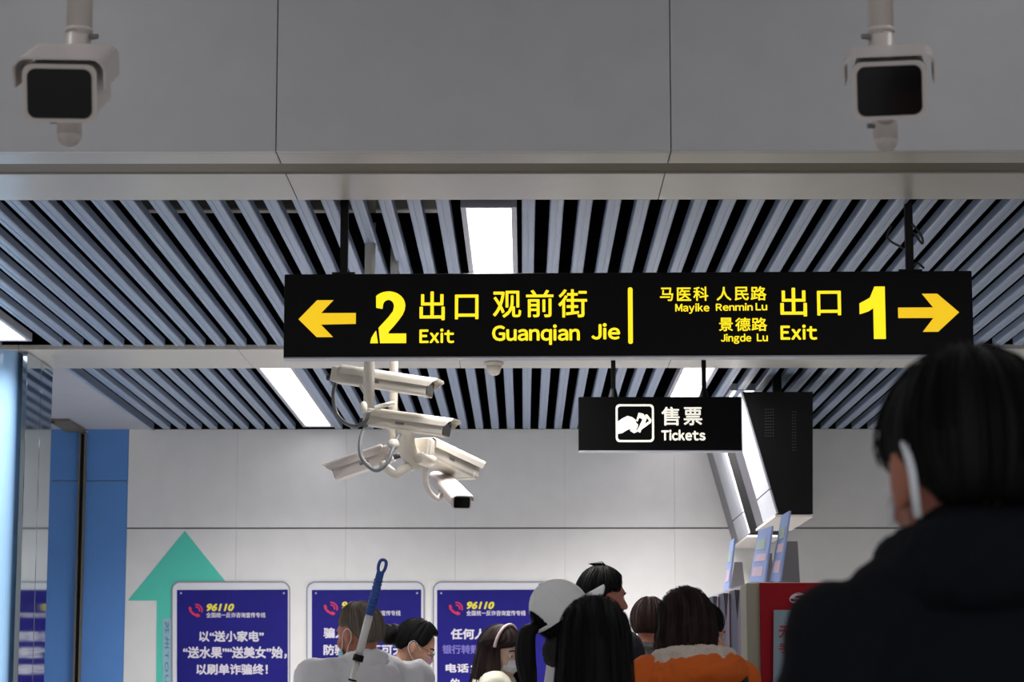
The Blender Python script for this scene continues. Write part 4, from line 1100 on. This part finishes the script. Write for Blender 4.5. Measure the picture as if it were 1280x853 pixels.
for k in range(9):
    an = k * 0.7; o_ = Vector((0.016 * math.cos(an), 0.012 * math.sin(an), 0))
    tube(bm, [a0 + o_ * 0.5 + Vector((0, 0.015, 0)), a0 + o_ * 1.2 + Vector((0, -0.04, -0.02)), a0 + o_ * 1.9 + Vector((0.0, -0.05, -0.10)), a0 + o_ * 1.9 + Vector((0.0, -0.04, -0.18)), a0 + o_ * 0.8 + Vector((0.0, -0.02, -0.28))], lambda f_: 0.020 * (1 - 0.75 * f_ ** 2), 8, 4)
fuse('ponytail', bm, 0.005, M['hair_black'], t, 0)
face_mask(t, Mh, s, M['mask_white'])

# 5 tall man behind the cap
t, Mh, s = person('tall person with short black hair behind the white cap brim', 753, 711, 10.6, -58, hd=(-8, -4, 0), coat='coat_dark', skin='skin_ruddy', collar='stand', build=1.1)
h = hair(t, Mh, s, M['hair_black'], front=34, side=4, back=-38, amp=0.045, freq=34, puff=1.02, seed=5)
bm = bmesh.new()
for k in range(7):
    a0 = Mh @ (Vector((0.004 * (k - 3), -0.040 + 0.006 * k, 1.704)) * s); tube(bm, [a0, a0 + Vector((-0.004, 0.008, 0.012)), a0 + Vector((-0.012 + 0.003 * k, -0.02, 0.020 + 0.002 * k))], lambda f_: 0.0085 * (1 - 0.85 * f_), 6, 3)
setp(obj('hair_tuft', bm, M['void'], t), kind='stuff')

# 6 woman with long straight black hair, nearest of the queue
t, Mh, s = person('person with long straight black hair seen from behind, nearest of the queue', 742, 750, 5.5, 6, hd=(0, 0, 0), coat='coat_dark', skin='skin', collar='round', build=0.95, face=True)
hair(t, Mh, s, M['hair_black'], front=45, gap=60, drop_back=0.46, drop_side=0.36, mx=(1, 1.16, 1.3), my=(1, 1.3, 1.75), amp=0.02, rag=0.02, puff=1.05, seed=6)

# 7 short-haired person left of the orange jacket
t, Mh, s = person('short-haired person seen from behind between the long black hair and the orange jacket', 813, 749, 12.0, -20, hd=(-10, -4, 0), coat='coat_brown', skin='skin_ruddy', collar='fur')
t['label'] = 'short-haired person with ruddy neck, partly hidden left of the orange jacket'
hair(t, Mh, s, M['hair_brown'], front=40, side=2, back=-38, amp=0.03, puff=1.0, seed=7)

# 8 orange jacket
t, Mh, s = person('person with bobbed dark brown hair in an orange jacket with cream fleece collar', 856, 755, 8.0, 12, hd=(8, -24, 0), hz=-0.025, Hs=0.985, coat='coat_orange', skin='skin', collar='fleece', build=0.93, sholder=1.02)
hair(t, Mh, s, M['hair_brown'], front=45, gap=60, drop_back=0.13, drop_side=0.12, mx=(1, 1.14, 1.05), my=(1, 1.14, 1.1), amp=0.06, freq=18, rag=0.018, puff=1.06, seed=8)
bm = bmesh.new(); n = 20
for z_, rk in ((1.412, 0.130), (1.39, 0.14)):
    tube(bm, [Vector((rk * math.sin(2 * PI * k / n), -0.02 + rk * 0.9 * math.cos(2 * PI * k / n), z_ + 0.012 * math.sin(2 * PI * k / n) - 0.03 * (1 + math.cos(2 * PI * k / n)) / 2)) * s for k in range(n)], 0.034, 10, 3, closed=True)
fuse('hood', bm, 0.008, M['coat_orange'], t, 2, 0.012, 18)
bm = bmesh.new(); tube(bm, [Vector(p) * s for p in ((0.15, -0.14, 1.2), (0.15, -0.10, 1.37), (0.145, 0.0, 1.445), (0.14, 0.11, 1.36), (0.14, 0.15, 1.15))], 0.012, 8, 5)
obj('bag_strap', bm, M['coat_dark'], t, True)

# 9 person behind, right of the orange jacket
t, Mh, s = person('dark-haired masked person half hidden at the right of the brown bob', 876, 756, 8.9, -40, hd=(-18, -6, 0), coat='coat_dark', skin='skin', collar='stand')
hair(t, Mh, s, M['hair_black'], front=36, side=0, back=-36, amp=0.04, puff=1.06, seed=9)
face_mask(t, Mh, s, M['mask_white'])

# 10 near man in black, back view
t, Mh, s = person('person in black jacket in the right foreground, white mask strap behind the ear', 1204, 462, 2.62, 12, hd=(6, -9, 2), hs=1.05, ear=1.35, trap=0.07, shz=0.012, coat='coat_black', skin='skin_ruddy', collar='high', build=0.98, sholder=0.96)
hair(t, Mh, s, M['hair_black'], front=34, side=-9, back=-42, amp=0.018, freq=44, puff=1.09, seed=10)
mk = face_mask(t, Mh, s, M['mask_white'], wide=44, loops=False)
bm = bmesh.new()
g = []
for k, p in enumerate(((-0.083, -0.018, 1.606), (-0.092, -0.040, 1.592), (-0.093, -0.052, 1.566), (-0.089, -0.048, 1.540), (-0.080, -0.034, 1.520))):
    g.append((Vector(p), 0.0075))
tube(bm, [Mh @ (p * s) for p, _ in g], 0.0048, 8, 5)
obj('ear_loop', bm, M['mask_white'], mk, True)
bm = bmesh.new(); cyl(bm, Mh @ (Vector((-0.082, 0.018, 1.553)) * s), Mh @ (Vector((-0.083, 0.022, 1.523)) * s), 0.0032 * s * 1.2, 0.003 * s); ball(bm, Mh @ (Vector((-0.083, 0.016, 1.556)) * s), 0.008 * s, 2)
eb = fuse('earbud', bm, 0.0016, M['board'], t, 1); setp(eb, 'small white earbud')

bpy.data.scenes.remove(BENCH)
